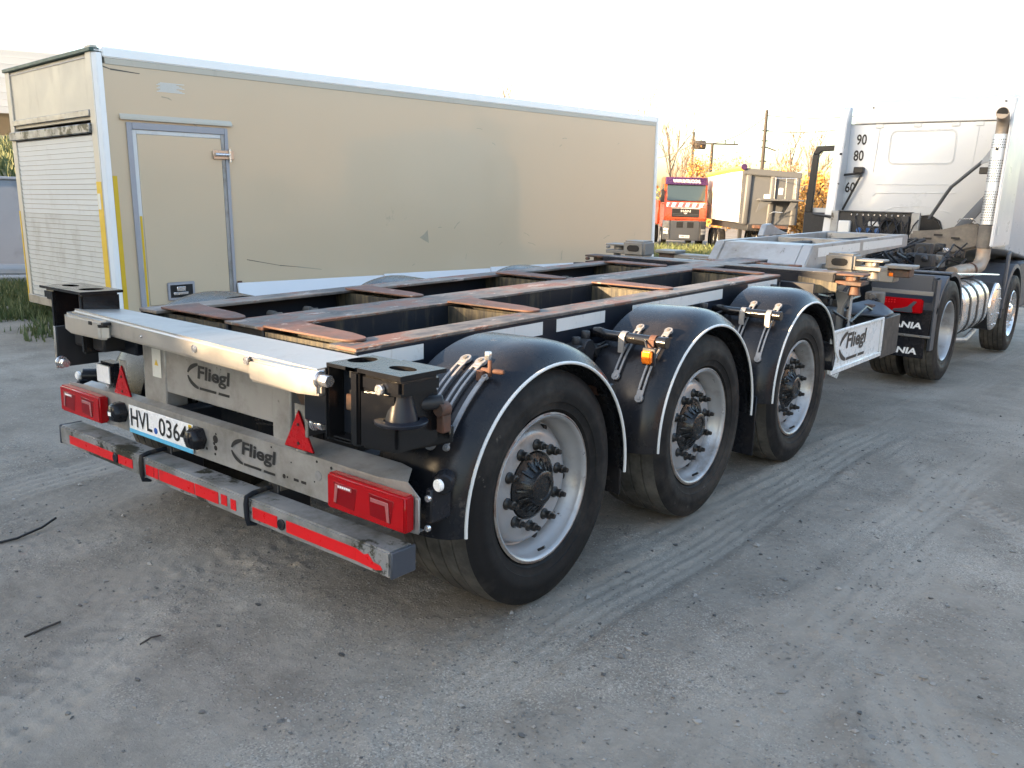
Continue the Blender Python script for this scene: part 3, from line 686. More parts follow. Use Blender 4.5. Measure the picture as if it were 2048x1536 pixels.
holed(.893, 1.032, -.853, -.648, 1.050, 1.062, .938, -.735, .045, .055).build('lock_seat', 'black_gloss', br, .0)
holed(1.048, 1.245, -.857, -.650, 1.052, 1.066, 1.155, -.758, .055, .033).build('lock_plate', 'black_gloss', br, .0)
MB().box(1.05, 1.235, -.845, -.662, .992, 1.050).build('lock_housing', 'black_gloss', br, .012, 2)
MB().prism([(1.046, -.852, .80), (1.046, -.852, 1.0), (1.046, -.66, 1.0), (1.046, -.655, .80)], (.15, .03, 0)).build('lock_body', 'black_gloss', br, .012, 2)
MB().lathe([(0, .0), (0, .055), (.03, .048), (.07, .036), (.10, .034)], (1.175, -.785, .905), 20, 'z').lathe([(-.012, .0), (-.012, .085), (0, .088), (.004, .06)], (1.175, -.785, .905), 20, 'z').build('lock_nut', 'chassis', br, .002)
MB().cyl((1.12, -.78, .935), (1.22, -.64, .950), .024, 14).build('lock_lever', 'frame_dark', br, .003)
MB().cyl((1.15, -.845, 1.01), (1.15, -.862, 1.01), .018, 12).build('lock_pin', 'zinc', br, .003)
MB().cyl((1.222, -.62, .925), (1.222, -.665, .925), .026, 12).box(1.205, 1.238, -.655, -.615, .845, .93).build('lever_knuckle', 'lock_rust', br, .004)
MB().prism([(.86, -.60, .80), (1.22, -.60, .86), (1.22, -.60, .80), (1.02, -.60, .73), (.86, -.60, .72)], (0, .02, 0)).build('arm_plate', 'black_gloss', T, .004)
MB().box(1.12, 1.165, -.621, -.6205, .815, .835).build('hazard_decal', 'yellow', T)
B('lock_arm_tube', 'chassis', T, .70, .90, -.80, -.66, .82, .965, .008)
B('lock_arm_tube', 'chassis', T, -.90, -.62, -.70, -.60, .86, .965, .008)
MB().box(.906, 1.004, -.79, -.775, .816, 1.045).build('inner_face', 'chassis_inner', br, 0)
MB().box(.93, 1.0, -.805, -.791, .90, .955).build('lock_tongue', 'lock_rust', br, .004)
# ---- left twist-lock arm (raised)
bl = MB().box(-1.12, -1.09, -.84, -.66, .84, 1.13).box(-.845, -.815, -.84, -.66, .86, 1.13).box(-1.09, -.845, -.68, -.66, .88, 1.13).build('corner_lock_arm', 'black_gloss', T, .008, 2)
MB().box(-1.088, -.847, -.725, -.72, .86, 1.125).build('inner_face', 'rust', bl)
holed(-1.0, -.80, -.85, -.65, 1.132, 1.144, -.90, -.75, .05, .055).build('lock_seat', 'black_gloss', bl)
holed(-1.205, -1.004, -.85, -.65, 1.132, 1.144, -1.105, -.75, .055, .033).build('lock_plate', 'black_gloss', bl)
MB().box(-1.19, -1.10, -.84, -.67, 1.08, 1.131).build('lock_housing', 'black_gloss', bl, .01, 2)
hp_ = MB().box(-1.03, -1.015, -.872, -.68, .775, .97).build('hanger_plate', 'frame_dark', T, .004)
MB().box(-1.031, -1.0145, -.8785, -.8725, .77, .97).build('plate_edge', 'galvanised', hp_, .002)
MB().box(-1.0, -.72, -.80, -.69, .875, .962).build('lock_body', 'frame_dark', bl, .01)
for (x, y, z) in ((-.995, -.86, .80),): MB().cyl((x-.012, y, z), (x+.03, y, z), .022, 6).cyl((x-.018, y, z), (x-.012, y, z), .03, 14).build('hex_bolt', 'zinc', T, .002)
# ---- work lamp on the left
wl = MB().box(-.945, -.80, -.730, -.655, .695, .80).build('work_lamp', 'plastic', T, .014, 2)
MB().box(-.935, -.81, -.737, -.7305, .703, .792).build('lens', 'lamp_glass', wl, .006, 2)
MB().box(-.88, -.86, -.72, -.68, .66, .695).build('lamp_foot', 'zinc', wl)

# ---- front of the bogie: transverse lock beam, side panel, gooseneck
XF[0] = CH
xb = MB().box(-1.0, 1.0, 3.74, 3.96, .965, 1.062).build('lock_beam', 'chassis', T, .008, 2)
MB().box(-1.0, 1.0, 3.76, 3.94, 1.0625, 1.066).build('top_wear_plate', 'deck', xb)
def lockend(par, x, y, s_, z=1.066, m='lock_rust'):
    o = MB().box(*sorted((x, x+s_*.19)), y, y+.18, z-.085, z-.055).box(*sorted((x, x+s_*.20)), y+.01, y+.17, z-.018, z-.002).build('corner_lock', m, par, .004)
    MB().cyl((x+s_*.10, y+.09, z-.055), (x+s_*.10, y+.09, z-.018), .05, 14).cyl((x+s_*.15, y, z-.03), (x+s_*.15, y-.04, z-.03), .014, 8).cyl((x+s_*.12, y+.09, z-.16), (x+s_*.12, y+.09, z-.085), .045, 14, .03).build('twist_lock', m, par, .002)
for s_ in (-1, 1): lockend(xb, s_*1.0, 3.76, s_)
MB().prism([(.75, 3.70, 1.03), (1.04, 3.70, 1.0), (1.04, 3.70, .93), (.75, 3.70, .90)], (0, .01, 0)).build('gusset_plate', 'cross_face', T, .002)
MB().prism([(-.76, 3.35, 1.05), (-1.04, 3.36, 1.03), (-1.04, 3.36, .93), (-.76, 3.35, .90)], (0, .01, 0)).build('gusset_plate', 'chassis', T, .002)
B('gusset_plate', 'chassis', T, .756, 1.0, 3.345, 3.36, .92, 1.02)
# second lock beam carrying grey stop boxes
xc = MB().box(-.84, .84, 4.08, 4.28, .95, 1.045).build('lock_beam', 'lock_grey', T, .008, 2)
for s_ in (-1, 1):
    x0, x1 = sorted((s_*.80, s_*1.02))
    bx = MB().box(x0, x1, 4.10, 4.30, 1.05, 1.185).build('stop_box', 'lock_grey', xc, .018, 3)
    pts = [((x0+x1)/2+s__*.035+.028*math.cos(a), 4.0985, 1.12+.028*math.sin(a)) for s__, rng in ((1, (-90, -45, 0, 45, 90)), (-1, (90, 135, 180, 225, 270))) for a in [R(q) for q in rng]]
    MB().prism(pts, (0, -.0015, 0)).build('oval_hole', 'hole', bx)
    lockend(xc, s_*1.02, 4.12, s_, 1.15, 'lock_grey')
# third pair of locks on the outriggers
for s_ in (-1, 1):
    ot = MB().box(*sorted((s_*.30, s_*1.06)), 5.05, 5.22, .90, 1.02).build('outrigger', 'lock_grey', T, .008)
    MB().box(*sorted((s_*.98, s_*1.21)), 5.02, 5.24, 1.02, 1.05).build('lock_plate', 'lock_grey', ot, .006)
    MB().box(*sorted((s_*1.0, s_*1.18)), 5.05, 5.2, .95, 1.018).build('corner_lock', 'lock_rust', ot, .006)
MB().box(1.02, 1.055, 5.04, 5.05, .955, .985).build('side_marker_lamp', 'amber', T, .004)
# sliding inner frame
cf = MB().box(-.40, .40, 3.98, 5.2, .84, 1.03).build('sliding_frame', 'goose', T, .02, 2)
for x, y in ((-.2, 4.45), (.15, 4.45), (-.05, 4.72)): MB().box(x-.06, x+.07, y, y+.05, 1.0305, 1.040).build('frame_slot', 'hole', cf, 0)
MB().box(-.5, .5, 4.36, 4.44, 1.031, 1.05).box(-.3, .3, 4.8, 4.86, 1.031, 1.045).build('wear_strip', 'deck', cf, .003)
gn = MB()
def rail(x0, x1):
    gn.prism([(x0, 4.62, 1.01), (x0, 4.80, 1.19), (x0, 7.72, 1.19), (x0, 7.72, 1.06), (x0, 6.3, 1.04), (x0, 5.2, .93), (x0, 4.62, .93)], (x1-x0, 0, 0))
rail(.36, .45); rail(-.45, -.36)
gn.prism([(-.359, 4.62, 1.0), (-.359, 4.80, 1.185), (-.359, 5.15, 1.185), (-.359, 5.15, 1.02)], (.718, 0, 0)).box(-.359, .359, 6.0, 6.12, 1.08, 1.185).box(-.359, .359, 7.45, 7.70, 1.08, 1.188)
gn = gn.build('gooseneck', 'goose', T, .008, 2)
for a, b in ((4.92, 6.05), (6.15, 7.5)): MB().box(.4505, .4525, a, b, 1.085, 1.165).build('reflective_tape', 'tape', gn)
MB().box(-.3, .3, 5.3, 5.34, 1.12, 1.17).tube([(-.2, 5.2, 1.13), (0, 5.9, 1.15), (-.1, 6.6, 1.13), (.1, 7.4, 1.14)], .02, 8).tube([(.1, 5.2, 1.12), (.2, 6.2, 1.14), (.1, 7.4, 1.13)], .015, 8).build('air_lines', 'frame_dark', T)
MB().prism([(-.47, 5.9, 1.19), (-.47, 5.98, 1.30), (-.47, 6.10, 1.31), (-.47, 6.35, 1.24), (-.47, 6.6, 1.19)], (-.06, 0, 0)).build('lift_lug', 'goose', gn, .006)
for s_ in (-1, 1):     # landing leg
    lg = MB().box(*sorted((s_*.68, s_*.82)), 4.66, 4.80, .52, 1.0).build('landing_leg', 'lock_grey', T, .006)
    MB().box(*sorted((s_*.70, s_*.80)), 4.68, 4.78, .42, .519).build('inner_leg', 'lock_grey', lg, .004)
    MB().box(*sorted((s_*.64, s_*.86)), 4.64, 4.82, .39, .419).build('foot', 'lock_grey', lg, .006)
XF[0] = I4
# bracket leg, tanks and reels ahead of the third wheel
MB().prism([(.98, 3.84, 1.02), (1.10, 3.84, 1.0), (1.05, 3.84, .90), (1.05, 3.84, .60), (1.01, 3.84, .60), (1.01, 3.84, .90)], (0, .05, 0)).build('panel_hanger', 'lock_grey', T, .004)
MB().box(1.09, 1.10, 3.86, 3.90, .60, 1.05).build('panel_hanger', 'goose', T, .002)
for z in (.66, .76, .86): MB().cyl((.45, 3.55, z), (1.0, 3.55, z), .035, 12).build('hose', 'plastic', T)
B('battery_box', 'frame_dark', T, .40, .98, 3.7, 4.2, .45, .86, .02)
MB().cyl((-.7, 3.95, .72), (.3, 3.95, .72), .16, 20).build('air_tank', 'frame_dark', T, .02)
rc = random.Random(17)
for i in range(14):
    x = rc.uniform(.45, 1.08); y = rc.uniform(3.75, 5.1); z = rc.uniform(.78, .98); q = rc.uniform(.03, .08)
    MB().box(x-q, x+q, y-q, y+q, z-q, z+q*.6).cyl((x, y-q*1.3, z), (x, y+q*1.3, z), q*.5, 10).build('valve_block', rc.choice(['frame_dark', 'frame_dark', 'lock_rust', 'road_film']), T, .008)
for i in range(9):
    x = rc.uniform(.5, 1.05); z = rc.uniform(.72, 1.0); pts = [(x, 3.7, z)]
    for k in range(5): pts.append((x+rc.uniform(-.12, .12), 3.9+k*.28, z+rc.uniform(-.1, .08)))
    MB().tube(pts, rc.choice([.010, .014, .018]), 7).build('hose', 'plastic', T)
# side guard panel with the maker's name, chrome cap and dark end
sp = MB().box(1.195, 1.21, 3.20, 4.33, .505, .80).build('side_panel', 'white_paint', T, .004)
for a in (((1.21, 1.225, 3.20, 4.33, .785, .805)), ((1.21, 1.225, 3.20, 4.33, .500, .535)), ((1.21, 1.225, 4.30, 4.335, .535, .785))): MB().box(*a).build('panel_rib', 'white_paint', sp, .004)
MB().box(1.0, 1.215, 4.34, 4.80, .47, .79).build('panel_end', 'frame_dark', sp, .006)
MB().prism([(1.0, 4.20, .808), (1.215, 4.36, .795), (1.215, 4.60, .80), (1.10, 4.66, .86), (1.0, 4.62, .88), (.96, 4.3, .87)], (0, 0, .02)).build('end_cap', 'grey_plastic', sp, .006)
MB().prism([(1.22, 3.20, .500), (1.23, 3.20, .500), (1.23, 3.34, .50), (1.22, 3.34, .46)], (.004, 0, 0)).build('bent_corner', 'white_paint', sp, .001)
logo(sp, (1.2105, 3.36, .590), (0, 1, 0), (0, 0, 1), .60)
MB().cyl((1.15, 3.16, .50), (1.19, 3.16, .50), .03, 10).build('rubber_buffer', 'lock_rust', T)

def glassmat():
    m, n, b = newmat('glass_pane'); b.inputs['Transmission Weight'].default_value = 1; b.inputs['Roughness'].default_value = .02; b.inputs['IOR'].default_value = 1.05; b.inputs['Base Color'].default_value = (.93, .96, .95, 1)
glassmat()

# ================================================================ tractor unit
K = thing('tractor_truck', 'white tractor unit with sleeper cab, perforated exhaust stack and open door, coupled to chassis trailer', 'truck', (-.05, 8.6, -.12))
CX = -.05
# chassis rails
for s_ in (-1, 1): B('chassis_rail', 'frame_dark', K, CX+s_*.40-.04, CX+s_*.40+.04, 5.75, 11.9, .62, .88, .004)
B('rear_crossmember', 'frame_dark', K, CX-.5, CX+.5, 5.72, 5.80, .60, .90, .01)
fw_ = MB().lathe([(0, .0), (.02, .46), (.05, .46), (.06, .44), (.06, .0)], (CX, 6.55, .93), 32, 'z').build('fifth_wheel', 'grease', K, .004)
for s_ in (-1, 1): MB().box(*sorted((CX+s_*.3, CX+s_*.45)), 6.35, 6.75, .85, .94).build('mounting', 'frame_dark', fw_, .01)
# wheels
def road_wheel(y, z, s_, prof, xc, w, name='wheel', rimmat='rim', nuts=True, dual=False, r=.505, holes=0):
    f = lambda a: a*s_
    wd = MB().lathe([(f(a), rr) for a, rr in prof], (xc, y, z), 48).build('wheel', rimmat, K, sharp=50)
    tp = tyre_prof(w, r, .302)
    MB().lathe(tp[12:-12], (xc, y, z), 72).build('tread', 'tread', wd, sharp=25)
    MB().lathe(tp[:13], (xc, y, z), 72).lathe(tp[-13:], (xc, y, z), 72).build('tyre', 'rubber', wd, sharp=60)
    if nuts:
        for i in range(10):
            a = 2*math.pi*i/10; yy, zz = y+.1675*math.cos(a), z+.1675*math.sin(a); q = nuts
            MB().cyl((xc+f(q), yy, zz), (xc+f(q+.035), yy, zz), .016, 6).build('wheel_nut', 'zinc', wd)
    for i in range(holes):
        a = 2*math.pi*(i+.5)/holes; yy, zz = y+.225*math.cos(a), z+.225*math.sin(a); q = .10
        MB().cyl((xc+f(q-.002), yy, zz), (xc+f(q+.006), yy, zz), .026, 12).build('hand_hole', 'hole', wd)
    return wd
deep = [(.13, .303), (.137, .296), (.13, .288), (.09, .275), (-.06, .262), (-.09, .25), (-.085, .12), (-.03, .11), (.0, .09), (.0, 0)]
front = [(.13, .303), (.137, .296), (.13, .288), (.10, .275), (.085, .26), (.10, .245), (.11, .20), (.105, .14), (.12, .12), (.14, .10), (.14, 0)]
ZR, ZF = .447, .322
for s_ in (-1, 1):
    road_wheel(6.77, ZR, s_, deep, CX+s_*1.075, .305, nuts=-.085)
    road_wheel(6.77, ZR, s_, deep, CX+s_*.74, .305, nuts=None)
    road_wheel(10.43, ZF, s_, front, CX+s_*1.07, .305, rimmat='chrome', nuts=.105, holes=10)
MB().cyl((CX-.9, 6.77, ZR), (CX+.9, 6.77, ZR), .09, 14).lathe([(-.2, 0), (-.17, .15), (0, .2), (.17, .15), (.2, 0)], (CX, 6.77, ZR), 20, 'y').build('drive_axle', 'frame_dark', K)
MB().box(CX-.9, CX+.9, 10.36, 10.5, ZF-.06, ZF+.06).build('front_axle', 'frame_dark', K, .01)
# rear mudguards, lamps, mud flaps
for s_ in (-1, 1):
    a, b = sorted((CX+s_*.62, CX+s_*1.215))
    rg = MB().lathe([(a, .565), (a, .585), (b, .585), (b, .545), (b-.01, .545), (b-.01, .572), (a+.01, .572), (a+.01, .565)], (0, 6.77, ZR), 40, 'x', R(12), R(100), True)
    rg = rg.lathe([(a, .565), (a, .585), (b, .585), (b, .545), (b-.01, .545), (b-.01, .572), (a+.01, .572), (a+.01, .565)], (0, 6.77, ZR), 40, 'x', R(108), R(158), True).build('mudguard', 'grey_plastic', K, sharp=45)
    MB().box(a, b-.03, 6.14, 6.22, .86, 1.02).box(b-.028, b, 6.14, 6.30, .30, 1.0).build('mudguard_rear', 'grey_plastic', rg, .02, 2)
    MB().box(a+.02, b-.02, 6.115, 6.135, .835, .875).build('lamp_shelf', 'lock_grey', rg, .004)
    fl = MB().box(a-.03, b-.02, 6.14, 6.152, .46, .70).build('mud_flap', 'plastic', K, .004)
    text('lettering', 'SCANIA', 'plate_white', fl, (a+.118, 6.1395, .515), ex, ez, .385, .062, .035, .12)
    MB().box(a-.01, b-.005, 6.13, 6.15, .435, .458).build('flap_rail', 'lock_grey', fl, .003)
    for q in range(4): MB().cyl((a+.06+q*.15, 6.13, .446), (a+.06+q*.15, 6.124, .446), .008, 8).build('rivet', 'zinc', fl)
    f2 = MB().box(a-.03, b-.05, 6.145, 6.157, .235, .434).build('mud_flap', 'plastic', K, .004)
    text('lettering', 'SCANIA', 'plate_white', f2, (a+.10, 6.1445, .268), ex, ez, .385, .062, .035, .12)
    lx0 = .70+CX+.05 if s_ > 0 else CX-.05-1.06
    tl = MB().box(lx0, lx0+.37, 6.09, 6.14, .665, .80).build('tail_lamp', 'lens_red', K, .01, 2)
    q = lambda u: lx0+(u if s_ > 0 else .37-u)
    MB().prism([(q(.10), 6.0885, .672), (q(.27), 6.0885, .668), (q(.29), 6.0885, .675), (q(.28), 6.0885, .72), (q(.32), 6.0885, .775), (q(.29), 6.0885, .778), (q(.24), 6.0885, .725), (q(.19), 6.0885, .705), (q(.12), 6.0885, .695)], (0, -.004, 0)).build('reversing_lens', 'grey_plastic', tl, .002)
    for i in range(4):
        for j in range(2): MB().cyl((q(.04+i*.026), 6.0885, .755+j*.022), (q(.04+i*.026), 6.086, .755+j*.022), .008, 8).build('lamp_cell', 'tape_red', tl)
# cab: rounded loft of cross-sections along y
def loft(sections, name, mt, parent, bevel=0):
    mb = MB(); n = len(sections[0]); vs = [p for s in sections for p in s]; k = len(sections)
    fs = [(i*n+j, i*n+(j+1) % n, (i+1)*n+(j+1) % n, (i+1)*n+j) for i in range(k-1) for j in range(n)]+[tuple(range(n))[::-1], tuple(range((k-1)*n, k*n))]
    return mb.add(vs, fs).build(name, mt, parent, bevel, 2, 40)
def sect(y, x0, x1, z0, z1, r, zr=None, ins=0):
    """rounded rectangle in the xz plane"""
    p = []
    for cx, cz, a in ((x1-r, z0+r*.3, -90), (x1-r-ins, z1-r, 0), (x0+r+ins, z1-r, 90), (x0+r, z0+r*.3, 180)):
        for i in range(6):
            t = R(a+18*i); q = r if cz > z0+r*.5 else r*.3
            p.append((cx+ (r if cz > z0+r*.5 else r)*math.cos(t), y, cz+q*math.sin(t)))
    return p
cab = loft([sect(10.0, -1.06, .97, 1.17, 2.76, .06), sect(10.03, -1.13, 1.04, 1.15, 2.76, .08), sect(11.6, -1.2, 1.10, 1.0, 2.74, .08), sect(12.1, -1.18, 1.08, .9, 2.5, .1), sect(12.3, -1.1, 1.0, .7, 1.9, .1)], 'cab', 'cab_white', K)
roof = loft([sect(9.985, -1.0, .98, 2.765, 2.80, .02), sect(10.03, -.98, .95, 2.765, 3.02, .08), sect(10.5, -.97, .94, 2.765, 3.13, .12), sect(11.4, -.93, .90, 2.75, 3.05, .15), sect(12.0, -.85, .82, 2.74, 2.80, .03)], 'high_roof', 'cab_white', cab)
yw = 9.9985
def groove(pts, name='panel_groove', r=.0055, mt='cab_white', y=None):
    MB().tube([(x, (y or yw), z) for x, z in pts], r, 6).build(name, mt, cab)
def rrect(x0, x1, z0, z1, r):
    p = []
    for cx, cz, a in ((x1-r, z0+r, -90), (x1-r, z1-r, 0), (x0+r, z1-r, 90), (x0+r, z0+r, 180)):
        for i in range(5): t = R(a+22.5*i); p.append((cx+r*math.cos(t), cz+r*math.sin(t)))
    return p+[p[0]]
groove(rrect(-.50, .30, 2.235, 2.65, .07)); groove(rrect(-.515, .315, 2.22, 2.665, .08), r=.004)
groove([(-.63, 1.955), (.42, 1.965)]); groove([(-.66, 1.80), (-.62, 1.84), (.40, 1.858)]); groove([(-.5, 1.60), (-.35, 1.66), (.0, 1.68), (.25, 1.63), (.35, 1.60)])
groove([(-1.05, 2.757), (.96, 2.757)], 'roof_seam', .007, 'lock_grey')
for x in (-.67, -.18, .28, .56): MB().box(x-.05, x+.05, 9.99, 10.0, 2.70, 2.752).build('gutter_block', 'cab_white', cab, .004)
for x in (-.66, .56): groove([(x, 2.70), (x-.03, 2.12)])
for x, z in ((-.78, 2.97), (.82, 2.99)): MB().box(x-.012, x+.012, 10.005, 10.012, z-.008, z+.008).build('roof_plug', 'ink', cab)
text('speed_mark', '90', 'ink', cab, (-.955, 9.9975, 2.48), ex, ez, .135, .145, .022)
text('speed_mark', '80', 'ink', cab, (-.975, 9.9975, 2.268), ex, ez, .135, .145, .022)
text('speed_mark', '60', 'ink', cab, (-1.045, 9.9975, 1.84), ex, ez, .135, .145, .022)
MB().prism([(x, yw, z) for x, z in ((-.12, 1.19), (-.12, 1.40), (-.02, 1.53), (.12, 1.545), (.22, 1.48), (.27, 1.36), (.28, 1.19))], (0, -.01, 0)).build('tunnel_opening', 'hole', cab, .004)  # near-black slab painted in for the dark arch opening
MB().tube([(x, 9.985, z) for x, z in ((-.14, 1.25), (-.14, 1.41), (-.03, 1.545), (.12, 1.56), (.235, 1.49), (.285, 1.36), (.295, 1.2))], .012, 8).build('tunnel_seal', 'ink', cab)
# side deflectors
for s_ in (-1, 1):
    xo = CX+s_*1.13; xi = CX+s_*1.03
    yy0 = 8.95 if s_ > 0 else 9.62
    df = MB().prism([(xo, 10.02, 1.22), (xo, yy0, 1.22), (xo, yy0+.20, 2.75), (xo, yy0+.30, 2.95), (xo, 10.03, 3.0)], (-s_*(.035 if s_ > 0 else .125), 0, 0)).build('side_deflector', 'cab_white', K, .012, 2)
    for z in (1.55, 1.95, 2.35): MB().cyl((xi, yy0+.12, z), (xi-s_*.03, yy0+.12, z), .014, 10).build('fixing', 'ink', df)
MB().box(1.0835, 1.0845, 9.10, 9.2, 1.36, 1.46).build('sticker', 'sticker', K)
# open passenger side door seen past the cab
dr = MB().box(-1.20, -1.16, 11.05, 11.1, 1.0, 2.62)
dr = MB().prism([(-2.06, 11.25, .95), (-1.20, 11.15, .95), (-1.20, 11.15, 1.55), (-2.06, 11.25, 1.55)], (0, .06, 0)).build('open_door', 'frame_dark', K, .01)
for q in ([(-2.06, 1.55), (-1.94, 1.55), (-1.91, 2.44), (-2.01, 2.44)], [(-2.01, 2.44), (-1.91, 2.44), (-1.87, 2.48), (-1.30, 2.50), (-1.30, 2.58), (-1.95, 2.56)], [(-1.30, 1.55), (-1.20, 1.55), (-1.20, 2.57), (-1.30, 2.57)]):
    MB().prism([(x, 11.15-(x+1.2)*.116, z_) for x, z_ in q], (0, .06, 0)).build('window_frame', 'ink', dr, .008)
MB().prism([(-2.04, 11.285, 1.62), (-1.22, 11.195, 1.62), (-1.22, 11.195, 2.53), (-1.93, 11.27, 2.50)], (0, .004, 0)).build('pane', 'glass_pane', dr)
MB().prism([(-2.07, 11.32, .95), (-1.20, 11.215, .95), (-1.20, 11.215, 1.62), (-2.07, 11.32, 1.62)], (0, .02, 0)).build('door_skin', 'cab_white', dr, .004)
# catwalk rack with couplings
for x in (-1.0, .04): MB().box(x-.05, x+.05, 9.55, 9.62, 1.17, 1.59).build('rack_post', 'goose', K, .006)
rk = MB().box(-.95, -.01, 9.58, 9.60, 1.20, 1.585).build('coupling_rack', 'frame_dark', K, .004)
MB().box(-.96, 0, 9.55, 9.63, 1.586, 1.597).build('rack_top', 'bumper_grey', rk, .002)
MB().box(-.93, -.77, 9.50, 9.575, 1.20, 1.46).build('washer_bottle', 'fairing', rk, .012)
for i in range(3): MB().cyl((-.66+i*.12, 9.575, 1.34), (-.66+i*.12, 9.54, 1.34), .035, 14).build('coupling', 'cable_blue', rk, .004)
MB().box(-.55, -.40, 9.565, 9.578, 1.40, 1.46).build('label_plate', 'plate_white', rk)
for i in range(7):
    x = -.72+i*.1; pts = [(x, 9.56, 1.52), (x+.03, 9.50, 1.45-rnd.random()*.05), (x+.1, 9.47, 1.30-rnd.random()*.1), (x+.16, 9.5, 1.42), (x+.2, 9.55, 1.5)]
    MB().tube(pts, .010, 7).build('air_hose', 'plastic', rk)
MB().lathe([(-.03, .085), (-.03, .115), (.03, .115), (.03, .085)], (-.27, 9.53, 1.40), 24, 'y', closed=True).build('coiled_hose', 'plastic', rk)
MB().box(-.12, -.03, 9.52, 9.577, 1.24, 1.54).build('junction_box', 'frame_dark', rk, .006)
for i in range(10): MB().cyl((-.78+i*.075, 9.578, 1.545), (-.78+i*.075, 9.56, 1.545), .012, 8).build('fitting', 'zinc', rk)
# snorkel bracket on the left of the rear wall
MB().box(-.93, -.80, 9.90, 9.995, 2.10, 2.185).build('bracket_head', 'ink', cab, .01)
MB().tube([(-1.08, 9.93, 2.075), (-.86, 9.93, 2.10), (-.82, 9.93, 2.08), (-.85, 9.93, 2.02), (-1.03, 9.93, 1.60)], .016, 8).build('bracket_bar', 'ink', cab)
MB().tube([(-1.35, 9.7, 1.53), (-1.02, 9.6, 1.50)], .018, 8).build('grab_bar', 'ink', K)
# exhaust stack
sx, sy = .97, 9.15
stk = MB().cyl((sx-.0, sy-.06, 1.47), (sx, sy+.02, 2.52), .083, 24).build('exhaust_stack', 'stack', K, .004)
mbh = MB()
ax_ = Vector((0, .08, 1.05)).normalized()
for row in range(32):
    z = 1.53+row*.030
    if abs(z-1.93) < .045 or abs(z-2.30) < .05: continue
    for j in range(13):
        a = R(-178+j*16+(8 if row % 2 else 0)); nrm = Vector((math.cos(a), math.sin(a), 0)); cpt = Vector((sx, sy-.06+.08*(z-1.47)/1.05, z))+nrm*.0836
        t1 = Vector((-nrm.y, nrm.x, 0)); mbh.add([cpt+t1*.0072*math.cos(R(60*q))+Vector((0, 0, .0072*math.sin(R(60*q)))) for q in range(6)], [(0, 1, 2, 3, 4, 5)])
ho = mbh.build('perforations', 'hole', stk, smooth=False); ho['kind'] = 'stuff'
MB().tube([(sx, sy+.02, 2.52), (sx, sy+.03, 2.60), (sx+.005, sy+.0, 2.68), (sx+.01, sy-.07, 2.73), (sx+.012, sy-.15, 2.75)], .068, 20).build('tail_elbow', 'pipe_rust', stk)
MB().cyl((sx+.012, sy-.151, 2.75), (sx+.012, sy-.153, 2.75), .060, 20).build('tail_opening', 'hole', stk)
MB().cyl((sx, sy-.06, 1.20), (sx, sy-.06, 1.468), .088, 20).build('sleeve', 'road_film', stk, .004)
MB().tube([(sx, sy-.06, 1.20), (sx, sy-.07, 1.08), (sx-.01, sy-.15, .99), (sx-.04, sy-.35, .955), (sx-.08, sy-.7, .95), (sx-.12, sy-1.0, .93)], .078, 18).build('exhaust_pipe', 'pipe_rust', stk)
MB().lathe([(-.03, .08), (-.03, .086), (.03, .086), (.03, .08)], (sx-.05, sy-.45, .952), 18, 'y', closed=True).build('pipe_band', 'rust', stk)
MB().tube([(.16, 9.75, 1.52), (.35, 9.6, 1.82), (.43, 9.5, 1.92), (.80, 9.25, 2.22)], .022, 10).build('stay_rod', 'bumper_grey', K)
MB().prism([(.78, 9.24, 2.18), (.80, 9.24, 2.25), (.93, 9.14, 2.42), (.93, 9.14, 2.22)], (0, -.02, 0)).build('stay_bracket', 'goose', K, .004)
MB().box(.78, .92, 9.2, 9.3, 2.07, 2.15).build('stay_block', 'ink', K, .006)
MB().prism([(.55, 9.35, 1.42), (.70, 9.30, 1.40), (.95, 9.1, 1.72), (.95, 9.1, 1.90)], (0, -.02, 0)).build('stack_bracket', 'bumper_grey', K, .006)
MB().prism([(.06, 9.3, 1.20), (.06, 9.3, 1.36), (.45, 9.25, 1.40), (.80, 9.2, 1.50), (.88, 9.2, 1.46), (.90, 9.2, 1.20), (.60, 9.25, 1.10)], (0, .12, 0)).build('air_duct', 'road_film', K, .03, 2)
MB().tube([(.62, 9.2, 1.49), (.64, 9.18, 1.53), (.80, 9.16, 1.54), (.82, 9.18, 1.50)], .008, 6).build('handle', 'zinc', K)
# machinery behind the cab
for i in range(16):
    x = rnd.uniform(.0, .85); y = rnd.uniform(7.4, 9.0); z = rnd.uniform(.85, 1.1)
    MB().box(x-.09, x+.09, y-.1, y+.1, z-.09, z+.05).cyl((x, y-.12, z), (x+.05, y-.14, z+.02), .035, 10).build('gearbox_part', rnd.choice(['frame_dark', 'frame_dark', 'road_film', 'bumper_grey']), K, .02)
for i in range(14):
    p_ = Vector((rnd.uniform(-.1, .8), rnd.uniform(7.6, 8.2), rnd.uniform(.95, 1.15))); pts = [p_.copy()]
    for k in range(6):
        p_ = p_+Vector((rnd.uniform(-.22, .22), rnd.uniform(.05, .28), rnd.uniform(-.14, .15))); p_.z = min(max(p_.z, .88), 1.28); pts.append(p_.copy())
    MB().tube(pts, rnd.choice([.010, .014, .02]), 7).build('hose', rnd.choice(['plastic', 'plastic', 'frame_dark', 'road_film']), K)
for i in range(26):
    x = rnd.uniform(-.2, .9); y = rnd.uniform(8.2, 9.2); z = rnd.uniform(.9, 1.22); q = rnd.uniform(.03, .09)
    MB().box(x-q, x+q, y-q, y+q, z-q, z+q).cyl((x, y-q*1.6, z), (x, y, z), q*.6, 10).build('engine_part', rnd.choice(['frame_dark', 'frame_dark', 'ink', 'road_film', 'bumper_grey', 'zinc']) if q < .05 else 'frame_dark', K, .01)
